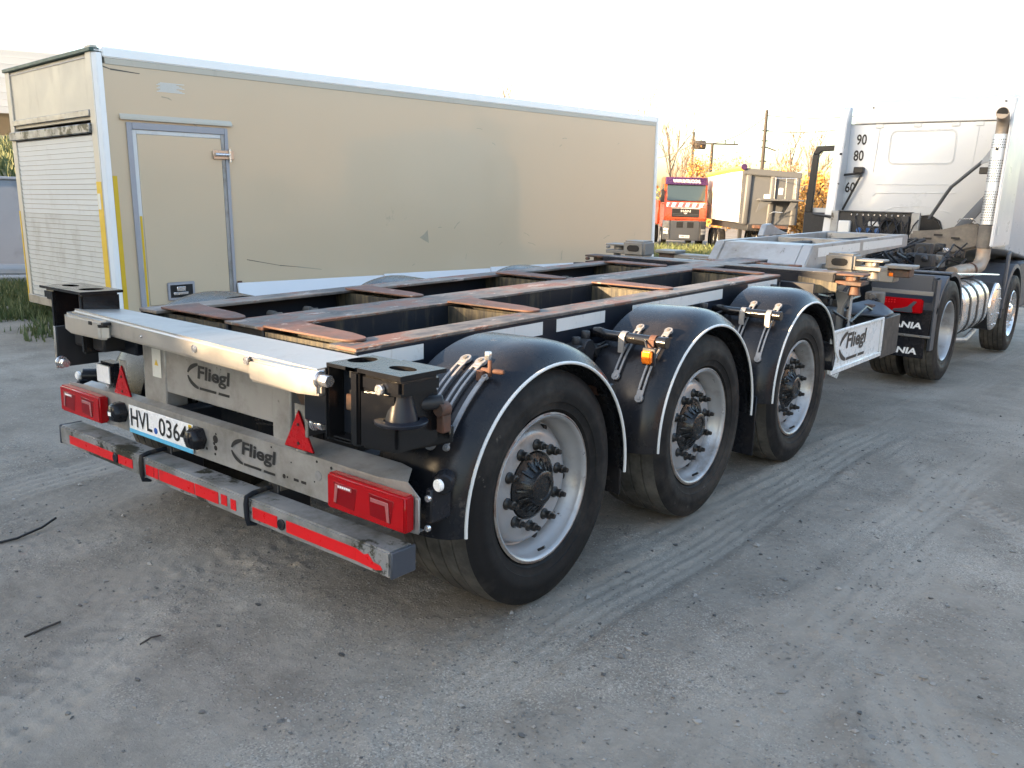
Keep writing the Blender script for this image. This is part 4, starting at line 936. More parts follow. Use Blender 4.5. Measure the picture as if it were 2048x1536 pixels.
for i in range(9): MB().cyl((.15+i*.08, 9.298, 1.24+.02*(i % 3)), (.15+i*.08, 9.285, 1.24+.02*(i % 3)), .012, 8).build('duct_bolt', 'lock_rust', K)
for x, z in ((.42, 1.33), (.62, 1.30), (.30, 1.28)): MB().box(x-.05, x+.05, 9.19, 9.20, z-.012, z+.012).build('duct_slot', 'hole', K)
MB().tube([(1.02, 7.30, .98), (1.08, 8.4, .93), (1.12, 9.35, .88)], .014, 8).build('step_rail', 'zinc', K)
# polished tank with straps
def dsec(y, x0, x1, z0, z1, r):
    p = []
    for cx, cz, a in ((x1-r, z0+r, -90), (x1-r, z1-r, 0), (x0+.05, z1-.05, 90), (x0+.05, z0+.05, 180)):
        rr = r if cx == x1-r else .05
        for i in range(7): t = R(a+15*i); p.append((cx+rr*math.cos(t), y, cz+rr*math.sin(t)))
    return p
ft = loft([dsec(7.50, .55, 1.14, .30, .84, .20), dsec(7.52, .53, 1.16, .28, .86, .21), dsec(8.74, .53, 1.16, .28, .86, .21), dsec(8.76, .55, 1.14, .30, .84, .2)], 'fuel_tank', 'chrome', K)
for y in (7.72, 8.10, 8.5): loft([dsec(y, .52, 1.168, .272, .868, .215), dsec(y+.06, .52, 1.168, .272, .868, .215)], 'strap', 'ink', ft)
B('battery_cover', 'frame_dark', K, .55, 1.10, 7.36, 7.48, .30, .86, .02)
MB().tube([(1.0, 7.6, .25), (1.1, 8.0, .22), (1.05, 8.7, .25)], .03, 8).build('lower_pipe', 'galvanised', K)
sn = MB().cyl((.6, 9.28, .50), (1.12, 9.28, .50), .29, 36).build('silencer', 'frame_dark', K, .01)
MB().lathe([(.0, .29), (.02, .285), (.035, .26), (.035, 0)], (1.12, 9.28, .50), 36).build('silencer_cover', 'chrome', sn)
for i in range(8): a = R(45*i+20); MB().cyl((1.15, 9.28+.235*math.cos(a), .50+.235*math.sin(a)), (1.165, 9.28+.235*math.cos(a), .50+.235*math.sin(a)), .014, 8).build('bolt', 'zinc', sn)
# front wheel arch and bumper corner
MB().lathe([(.55, .60), (.55, .63), (1.19, .63), (1.20, .58), (1.18, .58), (1.17, .61), (.57, .61), (.57, .60)], (CX, 10.43, ZF+.02), 36, 'x', R(10), R(172), True).build('front_mudguard', 'grey_plastic', K, sharp=45)
MB().prism([(1.10, 9.82, .30), (1.10, 9.82, 1.12), (1.10, 10.0, 1.16), (1.10, 9.95, .85), (1.10, 9.90, .30)], (.03, 0, 0)).build('arch_skirt', 'grey_plastic', K, .01)
for s_ in (-1, 1): B('cab_step', 'grey_plastic', K, *sorted((CX+s_*.7, CX+s_*1.14)), 11.0, 12.2, .30, .98, .04)
B('front_bumper', 'cab_white', K, CX-1.2, CX+1.2, 12.15, 12.45, .25, .75, .06)

# ================================================================ cargo box body
bx, by, bz0, bz1, brot, blen, bt, brl = -5.8197, 1.8674, .2368, 2.9833, -.0704, 10.07, .0173, -.0149
BW = 2.48
cbm, sbm = math.cos(brot), math.sin(brot)
XF[0] = Matrix(((cbm, -sbm, brl, bx-brl*bz0), (sbm, cbm, -bt, by+bt*bz0), (-brl, bt, 1, 0), (0, 0, 0, 1)))
BXF = XF[0].copy()
Q = thing('cargo_box', 'long cream coloured truck box body with roller shutter standing on the ground', 'box body', (-1.2, 5, bz0))
H0, H1 = bz0, bz1
shell = MB().box(-.06, -.0, .04, blen-.06, H0+.05, H1-.16).build('side_wall', 'box_panel', Q, 0)
MB().box(-BW, -BW+.06, .05, blen-.05, H0+.05, H1-.06).build('side_wall', 'box_panel', Q, 0)
MB().box(-BW+.05, -.05, blen-.07, blen, H0, H1-.05).build('front_wall', 'box_panel', Q, 0)
MB().box(-BW-.01, .0, .0, blen, H1-.05, H1-.02).build('roof', 'trim_white', Q, .004)
MB().box(-BW+.02, -.02, .05, blen-.05, H0, H0+.06).build('floor', 'frame_dark', Q, 0)
MB().box(-.055, .012, .08, blen-.03, H1-.10, H1-.0).build('top_rail', 'trim_white', Q, .010, 2)
MB().box(-.055, .006, .10, blen-.05, H1-.165, H1-.102).build('panel_strip', 'box_rear', Q, .004)
MB().box(-.055, .008, .10, blen-.05, H0-.02, H0+.06).build('bottom_rail', 'trim_white', Q, .006)
MB().box(-.05, .018, blen-.075, blen+.01, H0, H1+.0).build('corner_post', 'trim_white', Q, .012, 2)
# rear corner: pale post, bright bevelled strip with yellow painted lower half
zy = H0+(H1-H0)*.52
MB().box(-.165, -.022, -.022, .05, H0, H1+.01).build('rear_frame_post', 'box_rear', Q, .006)
MB().box(-.158, -.038, -.0262, -.0225, H0+.01, zy).build('yellow_paint', 'paint_yellow', Q)
MB().prism([(-.035, -.028, H0), (.012, .015, H0), (.014, .075, H0), (-.02, .06, H0), (-.03, .0, H0)], (0, 0, H1-H0-.06)).build('corner_strip', 'trim_white', Q, .006, 2)
MB().box(.0005, .0035, .078, .125, H0+.03, zy+.06).build('yellow_paint', 'paint_yellow', Q)
MB().box(-.150, -.085, -.0282, -.0264, zy-.28, zy-.12).build('tape_patch', 'sticker', Q)
MB().box(-BW, -BW+.13, -.02, .05, H0, H1-.02).build('rear_frame_post', 'box_rear', Q, .006)
MB().box(-BW-.004, -BW+.03, -.025, .03, H0, H0+1.1).build('yellow_paint', 'paint_yellow', Q)
MB().box(-BW+.13, -.165, .0, .04, H1-.70, H1-.06).build('header_panel', 'box_rear', Q, .004)
MB().box(-BW-.02, .0, -.04, .06, H1-.055, H1-.015).build('rear_roof_edge', 'roof_green', Q, .006)
MB().box(-BW+.10, -.17, -.008, .0, H1-.10, H1-.085).build('seal_strip', 'door_frame', Q, .002)
MB().box(-BW+.13, -.165, -.035, .0, H1-.665, H1-.60).build('shutter_rail', 'galvanised', Q, .006)
MB().box(-BW+.02, -.15, -.05, .0, H1-.83, H1-.735).build('shutter_hood', 'galv_stained', Q, .008)
z = H0+.10; i = 0; zt = H1-.84
while z < zt:      # shutter slats
    h = .0545; z2 = min(z+h, zt)
    MB().add([(-BW+.12, -.002, z), (-.168, -.002, z), (-.168, .010, z), (-BW+.12, .010, z), (-BW+.12, -.010, z2-.004), (-.168, -.010, z2-.004), (-.168, .010, z2-.004), (-BW+.12, .010, z2-.004)],
             [(3, 2, 1, 0), (4, 5, 6, 7), (0, 1, 5, 4), (1, 2, 6, 5), (2, 3, 7, 6), (3, 0, 4, 7)]).build('shutter_slat', 'shutter_clean' if i > 17 else 'shutter', Q, smooth=False)
    z += h; i += 1
MB().box(-BW+.02, -.02, -.03, .02, H0-.01, H0+.095).build('rear_sill', 'galvanised', Q, .006)
# side door with frame, rain strip and hinge
y0, y1, z0_, z1_ = .26, 1.40, H0+.10, 2.27
for a in ((y0, y0+.055, z0_, z1_), (y1-.04, y1, z0_, z1_), (y0+.056, y1-.041, z1_-.07, z1_)): MB().box(.0005, .022, *a).build('door_frame', 'door_frame', Q, .005)
dp = MB().box(.001, .014, y0+.10, y1-.085, z0_+.02, z1_-.115).build('side_door', 'box_panel', Q, .006)
for a in ((y0+.056, y0+.098, z0_, z1_-.072), (y1-.083, y1-.042, z0_, z1_-.072), (y0+.10, y1-.085, z1_-.113, z1_-.072)): MB().box(.001, .010, *a).build('door_seal', 'galvanised' if a[0] > 1 else 'fairing', dp, .002)
MB().box(.0105, .0135, y0+.065, y0+.090, z0_, zy-.35).build('yellow_paint', 'paint_yellow', dp)
MB().prism([(.001, y0-.06, z1_+.035), (.03, y0-.06, z1_+.02), (.03, y0-.06, z1_+.05), (.001, y0-.06, z1_+.085)], (0, y1-y0+.12, .0)).build('rain_strip', 'box_rear', Q, .004)
hg = MB().box(.0225, .034, y1-.20, y1+.06, 1.93, 2.03).build('hinge', 'galv_bolt', Q, .005)
MB().cyl((.045, y1-.18, 1.98), (.045, y1-.02, 1.98), .018, 10).cyl((.04, y1, 1.90), (.04, y1, 2.05), .014, 10).build('hinge_pin', 'zinc', hg)
MB().box(.0, .03, y1+.02, y1+.07, .50, .56).build('hinge', 'lock_rust', Q, .005)
lt = MB().box(.0145, .030, y0+.30, y0+.62, H0+.16, H0+.36).build('door_latch', 'door_frame', dp, .012, 2)
MB().box(.0305, .032, y0+.33, y0+.59, H0+.19, H0+.33).build('latch_recess', 'hole', lt)
MB().box(.033, .045, y0+.36, y0+.53, H0+.22, H0+.25).box(.033, .050, y0+.40, y0+.50, H0+.26, H0+.31).build('latch_handle', 'chrome', lt, .004)
# scuffs and cut lines left on the wall
def scuff(pts, w=.012, mt='scuff'):
    mb = MB(); pts = [(a*1.0, b) for a, b in pts]
    for (a, b), (c, d) in zip(pts, pts[1:]):
        L = math.hypot(c-a, d-b) or 1; nx_, nz_ = -(d-b)/L*w/2, (c-a)/L*w/2
        mb.add([(.0015, a+nx_, b+nz_), (.0015, c+nx_*.5, d+nz_*.5), (.0015, c-nx_*.5, d-nz_*.5), (.0015, a-nx_, b-nz_)], [(0, 1, 2, 3)])
    return mb.build('scuff', mt, Q, smooth=False)
mat('scuff', (.37, .32, .235), .5, 0, .2, 8)
mat('scuff_dark', (.09, .08, .065), .6, 0, .3, 10)
scuff([(.06, 2.80), (.15, 2.775), (.45, 2.76)], .016, 'scuff_dark')
scuff([(1.56, .80), (2.0, .71), (2.25, .68)], .008, 'scuff_dark'); scuff([(2.25, .68), (2.6, .63)], .014, 'scuff')
for k in range(18):
    y = rnd.choice([rnd.uniform(.5, 1.9), rnd.uniform(2.0, 9)]); zz = 2.66-rnd.random()*.35 if y < 2 else rnd.choice([rnd.uniform(.5, .85), rnd.uniform(.5, 1.2), rnd.uniform(2.3, 2.6)])
    a = rnd.choice([rnd.uniform(.3, .9), rnd.uniform(-.4, .2), 1.5]); L = rnd.uniform(.03, .12)
    scuff([(y, zz), (y+L*math.cos(a), zz+L*math.sin(a)), (y+1.6*L*math.cos(a-.12), zz+1.6*L*math.sin(a-.12))], rnd.uniform(.005, .016), 'scuff')
MB().prism([(.0005, 4.25, .98), (.0005, 4.42, .90), (.0005, 4.40, 1.08), (.0005, 4.33, 1.02)], (.001, 0, 0)).build('scuff', 'scuff', Q)
mbp = MB()
for i in range(9): mbp.box(.0006, .0026, .62+.02*((i*7) % 3), .93-.03*((i*5) % 4), 2.60+i*.011, 2.608+i*.011)
mbp.build('old_sticker', 'sticker', Q)['kind'] = 'stuff'
for y in (.4, 3.4, 6.6, 9.6):
    for x in (-.25, -BW+.25): B('timber_block', 'stone', Q, x-.1, x+.1, y, y+.25, -.02-.3*(y > 6), H0, .01)
XF[0] = I4
# white sheets leaning along the foot of the box
for k, (y0, y1, zt) in enumerate(((3.25, 5.4, .565), (5.42, 7.45, .58), (7.47, 9.6, .60))):
    xs = bx+.12+.07*(y0-by)
    o = MB().prism([(xs, y0, gz(xs, y0)-.01), (xs+.03, y0, gz(xs, y0)-.01), (xs-.06, y0, zt), (xs-.09, y0, zt)], (.07*(y1-y0), y1-y0, 0)).build('white_board', 'sheet_white', None, .003)
    tag(o, ['white board at the foot of the cream box, beside its side door', 'middle one of the white boards along the foot of the cream box', 'white board at the foot of the cream box, beyond the other two'][k], 'board')

# ================================================================ background
F = 30.541/36*2048
def at(px, py, depth):
    return CAM+depth*(fw+rt*((px-1024)/F)-up*((py-768)/F))
def frame(o, th):
    return Matrix.Translation(o) @ Matrix.Rotation(th, 4, 'Z')
# ---- orange truck facing the yard
o_ = at(1370, 440, 46); o_.z = -.58
XF[0] = frame(o_, R(36)) @ Matrix.Scale(1.0, 4)
M_ = thing('orange_truck', 'orange lorry with dark sun visor and grey bumper parked past the cream box', 'truck', (0, 3, 0))
cb_ = MB().prism([(-1.12, 0, 1.38), (-1.12, 0, 2.05), (-1.12, .12, 2.36), (-1.12, .42, 3.5), (-1.12, .6, 3.62), (-1.12, 2.0, 3.66), (-1.12, 2.1, 3.5), (-1.12, 2.1, 1.0), (-1.12, .9, 1.0)], (2.24, 0, 0)).build('cab', 'orange', M_, .06, 2)
MB().prism([(-1.0, .095, 2.37), (1.0, .095, 2.37), (1.02, .30, 3.24), (-1.02, .30, 3.24)], (0, -.02, 0)).build('windscreen', 'glass_dark', M_, .01)
vz = MB().prism([(-1.12, .24, 3.22), (1.12, .24, 3.22), (1.10, .38, 3.60), (-1.10, .38, 3.60)], (0, -.10, 0)).build('sun_visor', 'visor', M_, .02)
text('lettering', 'WWW.RHTRUCKS.NL', 'plate_white', vz, (-.72, .165, 3.32), ex, (0, .34, .94), 1.44, .19, .0)
st_ = MB().prism([(-1.02, .0, 2.06), (1.02, .0, 2.06), (1.0, .085, 2.30), (-1.0, .085, 2.30)], (0, -.012, 0)).build('marker_strip', 'plate_white', M_)
for i in range(6):
    x = -.95+i*.36; MB().prism([(x, -.014, 2.07), (x+.16, -.014, 2.07), (x+.26, .068, 2.29), (x+.10, .068, 2.29)], (0, -.004, 0)).build('chevron', 'chevron_red', st_)
gr = MB().box(-.72, .72, -.03, .02, 1.55, 1.98).build('grille', 'ink', M_, .02)
MB().box(-.74, .74, -.04, -.01, 1.985, 2.03).build('chrome_bar', 'chrome', gr, .005)
for z in (1.62, 1.70): MB().box(-.68, .68, -.036, -.03, z, z+.02).build('grille_bar', 'bumper_grey', gr)
text('lettering', 'MAN', 'chrome', gr, (-.26, -.031, 1.80), ex, ez, .52, .13, .03)
MB().prism([(-.06, -.032, 1.70), (.06, -.032, 1.70), (.09, -.032, 1.76), (0, -.032, 1.79), (-.09, -.032, 1.76)], (0, -.004, 0)).build('emblem', 'chrome', gr)
bp = MB().box(-.78, .78, -.12, .3, .33, 1.36).build('bumper', 'bumper_grey', M_, .04, 2)
for s_ in (-1, 1):
    MB().prism([(s_*.79, -.12, .33), (s_*1.12, .02, .36), (s_*1.14, .05, 1.36), (s_*.79, -.10, 1.36)], (0, .35, 0)).build('bumper_corner', 'bumper_grey', bp, .03)
    for z in (.66, .82): MB().prism([(s_*.86, -.10, z), (s_*1.10, .005, z), (s_*1.10, .005, z+.13), (s_*.86, -.10, z+.13)], (0, -.012, 0)).build('headlight', 'headlight', bp, .008)
    MB().box(*sorted((s_*1.14, s_*1.34)), .15, .27, 2.3, 2.95).build('mirror', 'ink', M_, .03)
    MB().tube([(s_*1.1, .2, 2.98), (s_*1.3, .2, 2.98), (s_*1.3, .2, 2.2), (s_*1.1, .2, 2.2)], .02, 6).build('mirror_arm', 'ink', M_)
    for y in (1.1, 4.9):
        wq = MB().lathe([(s_*.13, .29), (s_*.12, .27), (s_*.06, .24), (s_*.07, .1), (s_*.12, .08), (s_*.12, 0)], (s_*.98, y, .5), 24).build('wheel', 'rim', M_)
        MB().lathe(tyre_prof(.31, .5, .29), (s_*.98, y, .5), 32).build('tyre', 'rubber', wq, sharp=50)
    MB().prism([(s_*1.125, .55, 2.45), (s_*1.125, 1.5, 2.45), (s_*1.125, 1.5, 3.25), (s_*1.125, .72, 3.25)], (s_*.008, 0, 0)).build('side_window', 'glass_dark', M_)
for x in (-.28, .28): MB().box(x-.17, x+.17, -.135, -.121, 1.0, 1.3).build('step_panel', 'ink', bp, .01)
np_ = MB().box(-.27, .27, -.135, -.122, .46, .62).build('number_plate', 'plate_white', M_, .004)
text('characters', 'HRB 673', 'ink', np_, (-.2, -.1355, .495), ex, ez, .42, .09, .01)
B('load_body', 'orange', M_, -1.2, 1.2, 2.3, 7.2, 1.1, 2.4, .03)
B('chassis', 'frame_dark', M_, -.45, .45, .5, 7.2, .6, 1.0, .02)
MB().tube([(-.9, .07, 2.38), (-.45, .02, 2.40), (.0, .02, 2.42)], .012, 6).tube([(.1, .07, 2.38), (.5, .02, 2.40), (.9, .02, 2.42)], .012, 6).build('wiper', 'ink', M_)
XF[0] = I4
# ---- tipper semi-trailer
a_ = at(1479, 443, 38); a_.z = -.58; b_ = at(1412, 433, 48); th = math.atan2(-(b_-a_).x, (b_-a_).y)
XF[0] = frame(a_, th)
P_ = thing('tipper_trailer', 'grey fronted tipper trailer with ladder platform and tarpaulin roll, parked without a tractor', 'trailer', (1.2, 4, 0))
MB().box(0, .05, .1, 10.5, 1.50, 3.72).build('side_wall', 'tipper_side', P_, .01)
MB().box(2.42, 2.47, .1, 10.5, 1.50, 3.72).build('side_wall', 'tipper_side', P_, .01)
MB().box(.0, 2.47, 10.4, 10.5, 1.5, 3.72).build('tailgate', 'tipper_side', P_, .01)
for y in (2.2, 4.4, 6.6, 8.8): MB().box(-.04, -.0, y, y+.14, 1.5, 3.7).build('side_rib', 'tipper_side', P_, .01)
fwl = MB().prism([(-.02, .1, 1.45), (2.47, .1, 1.45), (2.47, .1, 3.6), (-.02, .1, 3.7)], (0, .06, 0)).build('front_wall', 'tipper_grey_shaded', P_, .01)
for x in (.10, 1.15, 2.15): MB().prism([(x, .099, 1.45), (x+.06, .02, 1.45), (x+.22, .02, 1.45), (x+.28, .099, 1.45)], (.05, -.02, 2.12)).build('wall_rib', 'tipper_grey_shaded', fwl, .01)
MB().prism([(.02, -.05, 3.55), (2.5, -.02, 3.42), (2.5, -.02, 3.68), (.02, -.05, 3.82)], (0, .25, 0)).build('top_rail', 'tipper_grey_shaded', P_, .03, 2)
MB().tube([(-.02, .0, 3.80), (-.03, 3, 3.85), (-.03, 10.4, 3.82)], .11, 12).build('tarpaulin_roll', 'tarp', P_)
MB().cyl((0, -.12, 3.86), (0, .06, 3.86), .13, 14).build('roll_end', 'visor', P_, .01)
pf = MB().box(.65, 2.5, -.75, .08, 2.46, 2.54).build('platform', 'tipper_grey_shaded', P_, .01)
for x in (1.25, 1.70, 2.12): MB().tube([(x, -.7, 2.54), (x, -.7, 3.42)], .022, 8).build('rail_post', 'zinc', pf)
MB().tube([(1.25, -.7, 3.40), (2.12, -.7, 3.40)], .022, 8).tube([(1.25, -.7, 3.42), (1.25, .1, 3.42)], .02, 8).build('hand_rail', 'zinc', pf)
MB().prism([(.55, -.6, 1.98), (.7, -.6, 2.46), (1.3, -.6, 2.46)], (0, .03, 0)).prism([(1.75, -.6, 1.95), (2.0, -.6, 2.46), (2.3, -.6, 2.46), (2.1, -.6, 2.1)], (0, .03, 0)).build('platform_bracket', 'tipper_grey_shaded', P_, .004)
B('tool_box', 'plate_white', P_, .8, 1.05, -.8, -.76, 2.55, 2.72, .01)
B('document_box', 'headlight', P_, 1.40, 1.58, -.78, -.72, 2.72, 3.0, .01)
MB().box(.35, 2.1, .0, 10.3, 1.15, 1.46).build('underframe', 'frame_dark', P_, .02)
MB().box(.55, 1.95, -.5, .0, 1.28, 1.42).build('front_overhang', 'lock_rust', P_, .01)
for x in (.35, 2.1):
    B('landing_leg', 'frame_dark', P_, x-.08, x+.08, 1.6, 1.8, .12, 1.2, .01)
    B('leg_foot', 'frame_dark', P_, x-.17, x+.17, 1.5, 1.9, .05, .13, .01)
MB().tube([(.45, 1.65, .3), (2.0, 1.7, 1.05)], .03, 8).tube([(.45, 1.7, .55), (2.0, 1.7, .55)], .03, 8).build('leg_brace', 'frame_dark', P_)
for y in (6.4, 7.7, 9.0):
    for x in (.25, 2.2):
        wq = MB().lathe([(-.13, .29), (-.12, .27), (-.06, .24), (-.07, .1), (-.12, .08), (-.12, 0)], (x, y, .52), 24).build('wheel', 'rim', P_)
        MB().lathe(tyre_prof(.38, .52, .29), (x, y, .52), 32).build('tyre', 'rubber', wq, sharp=50)
MB().tube([(1.15, -.1, 1.42), (1.15, -.3, 1.9), (1.35, -.32, 2.0), (1.75, -.3, 1.98)], .02, 8).build('air_line', 'zinc', P_)
XF[0] = I4
# ---- utility poles and wires
def pole(px, pytop, depth, r, label, kind):
    t = at(px, pytop, depth); b = Vector((t.x, t.y, -.6))
    p = thing('utility_pole', label, 'pole', b)
    MB().tube([b, b.lerp(t, .5), t], r, 10, True, r*.72).build('shaft', 'pole_wood', p)
    side = Vector((rt.x, rt.y, 0)).normalized()
    if kind == 'lamp':
        MB().cyl(t+side*.15-Vector((0, 0, 1.3)), t+side*1.3-Vector((0, 0, 1.3)), .45, 12).build('lamp_head', 'pole_wood', p, .05)
    if kind == 'trafo':
        for z, w in ((.1, 3.2), (5.2, 2.8)):
            arm = MB().cyl(t-side*w*.9-Vector((0, 0, z)), t+side*w-Vector((0, 0, z)), .09, 8).build('cross_arm', 'pole_wood', p)
            for q in (-.8, -.45, .5, .85): MB().cyl(t+side*w*q-Vector((0, 0, z)), t+side*w*q-Vector((0, 0, z-.45)), .08, 8).build('insulator', 'glass_dark', arm)
        for z in (4.6, 5.6, 6.8): MB().cyl(t+side*.9-Vector((0, 0, z)), t+side*.9-Vector((0, 0, z+.9)), .42, 12).build('transformer', 'pole_wood', p, .05)
    if kind == 'tall':
        for z in (1.6, 2.4, 2.9, 4.0): MB().cyl(t-side*.25-Vector((0, 0, z)), t+side*.3-Vector((0, 0, z)), .05, 8).build('insulator', 'glass_dark', p)
        MB().cyl(t+side*.2-Vector((0, 0, 2.9)), t+side*1.0-Vector((0, 0, 3.15)), .05, 8).build('bracket_arm', 'pole_wood', p)
    return t
t3 = pole(1534, 220, 70, .17, 'tall dark utility pole rising above the tipper trailer', 'tall')
t1 = pole(1388, 264, 92, .17, 'slim utility pole with round lamp near its top, behind orange truck', 'lamp')
t2 = pole(1425, 286, 108, .24, 'utility pole with cross arms and transformers, between the slim and tall poles', 'trafo')
def wire(a, b, sag, label, n=16):
    pts = [a.lerp(b, i/n)-Vector((0, 0, sag*4*(i/n)*(1-i/n))) for i in range(n+1)]
    tag(MB().tube(pts, .035, 5).build('overhead_wire', 'wire', None), label, 'wire')
wire(t1-Vector((0, 0, 1.0)), t3-Vector((0, 0, .5)), .9, 'sagging overhead wire strung from the lamp pole to the tall pole')
wire(t3-Vector((0, 0, .4)), at(1760, 226, 62), .3, 'thin overhead wire running from the tall pole towards the white cab')
wire(t1-Vector((0, 0, 1.2)), at(1290, 318, 95), .4, 'thin overhead wire running from the lamp pole towards the cream box')
wire(at(1530, 262, 80), at(1690, 258, 70), .2, 'second lower overhead wire between the tall pole and the white cab')
# ---- trees
def tree(px, pytop, depth, label, leaf, dens, spread, seed, name='bare_tree', grp=None, trunk=None):
    trunk = trunk or (.11 if dens else .085)
    rg = random.Random(seed); t = at(px, pytop, depth); base = Vector((t.x, t.y, -.6)); hgt = t.z+.6
    root = thing(name, label, 'tree', base, grp)
    mb, tw, lf = MB(), MB(), MB()
    tips = []
    def grow(p, d, L, r, lev):
        n = 4; pts = [p]; q = p.copy(); dd = d.copy()
        for i in range(n):
            dd = (dd+Vector((rg.uniform(-1, 1), rg.uniform(-1, 1), rg.uniform(-.3, .6)))*.13).normalized(); q = q+dd*L/n; pts.append(q.copy())
        (mb if lev < 2 else tw).tube(pts, r, 6 if lev < 2 else 3, False, r*.45)
        tips.extend(pts[2:] if lev > 0 else [])
        if lev < 3:
            for i in range((9, 6, 5)[lev]):
                f = rg.uniform(.25, 1); k = min(int(f*n), n-1); s0 = pts[k].lerp(pts[k+1], f*n-k)
                a = rg.uniform(0, 6.28); el = rg.uniform(.45, 1.1)
                nd = Vector((math.cos(a)*spread, math.sin(a)*spread, el)).normalized()
                grow(s0, (nd*.75+dd*.4).normalized(), L*rg.uniform(.30, .5), max(r*.45, .016), lev+1)
    grow(base, Vector((rg.uniform(-.05, .05), rg.uniform(-.05, .05), 1)), hgt*.82, trunk, 0)
    mb.build('trunk', 'bark', root); tw.build('twigs', 'twigs', root, smooth=False)
    if dens:
        for i in range(dens):
            c = rg.choice(tips)+Vector((rg.gauss(0, .35), rg.gauss(0, .35), rg.gauss(0, .3)))
            if c.z > base.z+hgt*(.62 if leaf == 'leaf_orange' else .8) and rg.random() < .75: continue
            a = Vector((rg.uniform(-1, 1), rg.uniform(-1, 1), rg.uniform(-1, 1))).normalized(); b = a.orthogonal().normalized(); s_ = rg.uniform(.05, .13)
            lf.add([c, c+a*s_+b*s_*.5, c+a*s_*1.8, c+a*s_-b*s_*.5], [(0, 1, 2, 3)])
        lf.build('crown', leaf, root, smooth=False)
for args in ((1350, 235, 60, 'leafless slender tree rising just behind the end of the cream box', 'leaf_tan', 0, .5, 1),
             (1372, 282, 66, 'leafless tree with fanned twigs behind the orange truck cab', 'leaf_tan', 0, .9, 2),
             (1408, 334, 74, 'round orange leaved tree behind the lamp pole', 'leaf_orange', 5200, .9, 3),
             (1462, 336, 78, 'pale orange bushy tree behind the tarpaulin roll of the tipper', 'leaf_orange', 5200, 1.0, 4),
             (1500, 338, 80, 'small tan tree just left of the tall utility pole foot', 'leaf_tan', 3800, 1.0, 5),
             (1553, 328, 74, 'broad golden tree just right of the tall utility pole', 'leaf_orange', 5200, 1.0, 6),
             (1590, 330, 62, 'dense orange tree beyond the tipper ladder platform', 'leaf_orange', 5600, .9, 7),
             (1601, 250, 58, 'tall leafless tree with straight stem between tipper and white cab', 'leaf_tan', 0, .55, 8),
             (1632, 262, 54, 'leafless tree with forked upward branches seen past the open cab door', 'leaf_tan', 0, .7, 9),
             (1646, 366, 50, 'low orange bushy tree seen through the open cab door window', 'leaf_orange', 4600, 1.0, 10),
             (1612, 368, 45, 'low orange brushy tree between tipper trailer and open cab door', 'leaf_orange', 4600, 1.0, 11),
             (1296, 170, 85, 'very tall faint leafless tree top showing over the cream box', 'leaf_tan', 0, .3, 12),
             (1020, 172, 90, 'faint leafless tree tip just clearing the cream box roof', 'leaf_tan', 0, .35, 13)):
    tree(*args)
# distant scrub belt
rs = random.Random(5); mb = MB()
for i in range(5200):
    c = at(rs.uniform(1240, 1760), 412, rs.uniform(84, 110)); c.z = -.6+abs(rs.gauss(0, 1.5))
    a = Vector((rs.uniform(-1, 1), rs.uniform(-1, 1), rs.uniform(-1, 1))).normalized(); b = a.orthogonal().normalized(); s_ = rs.uniform(.12, .35)
    mb.add([c, c+a*s_+b*s_*.5, c+a*s_*1.8, c+a*s_-b*s_*.5], [(0, 1, 2, 3)])
o = mb.build('scrub', 'leaf_orange', None, smooth=False); o['kind'] = 'stuff'; o['label'] = 'orange autumn scrub along the far edge of the yard'
# low field fence and kerb in the gap
# ---- left: hall with white cladding, bank, retaining wall, slabs
hl = at(-40, 210, 30); 
XF[0] = frame(Vector((hl.x, hl.y, 0)), R(62))
L_ = thing('storage_hall', 'white clad storage hall with dark open front above the grassy bank', 'building', (0, 0, 2.4))
for k in range(9):
    MB().add([(-9, -.0-.012*(k % 2), 4.05+k*.235), (8.5, -.0-.012*(k % 2), 4.05+k*.235-.0), (8.5, -.03, 4.05+(k+1)*.235-.01), (-9, -.03, 4.05+(k+1)*.235-.01), (-9, .1, 4.05+k*.235), (8.5, .1, 4.05+k*.235), (8.5, .1, 4.05+(k+1)*.235-.01), (-9, .1, 4.05+(k+1)*.235-.01)],
             [(3, 2, 1, 0), (4, 5, 6, 7), (0, 1, 5, 4), (1, 2, 6, 5), (2, 3, 7, 6), (3, 0, 4, 7)]).build('cladding_sheet', 'cladding', L_, smooth=False)
MB().box(-9, 8.5, .1, 8, 6.15, 6.3).build('roof', 'cladding', L_, .02)
MB().box(-9, 8.5, 7.9, 8, 2.0, 6.15).build('back_wall', 'hall_wall_grey', L_)
MB().box(8.4, 8.5, .1, 7.9, 2.0, 6.15).build('side_wall', 'cladding', L_)
for x in (-8.9, -4.5, 0, 4.2, 8.3): MB().box(x-.1, x+.1, .2, .4, 2.0, 4.3).build('post', 'frame_dark', L_, .01)
MB().box(-7, 6, 3.5, 5.5, 2.4, 3.4).build('stored_crates', 'frame_dark', L_, .05)
XF[0] = I4
rw = at(0, 355, 16.6); XF[0] = frame(Vector((rw.x, rw.y, 0)), R(62))
tag(MB().box(-6, 4.5, 0, .35, -.1, 1.70).box(-6.05, 4.55, -.04, .39, 1.701, 1.76).build('retaining_wall', 'concrete_blue', None, .015), 'blue grey concrete retaining wall below the bank, left of the cream box', 'wall')
mb = MB(); gxn, gyn = 30, 14
vs = [(-14+i*1.0, .33+j*.9, 1.66+(1.35*j/(gyn-1))**1.0+.12*rnd.random()) for j in range(gyn) for i in range(gxn)]
mb.add(vs, [(j*gxn+i, j*gxn+i+1, (j+1)*gxn+i+1, (j+1)*gxn+i) for j in range(gyn-1) for i in range(gxn-1)])
mat('bank_soil', (.075, .085, .035), .95, 0, .3, 1.5, (.13, .11, .07), .4, 1.2)
struct(mb.build('embankment', 'bank_soil', None))
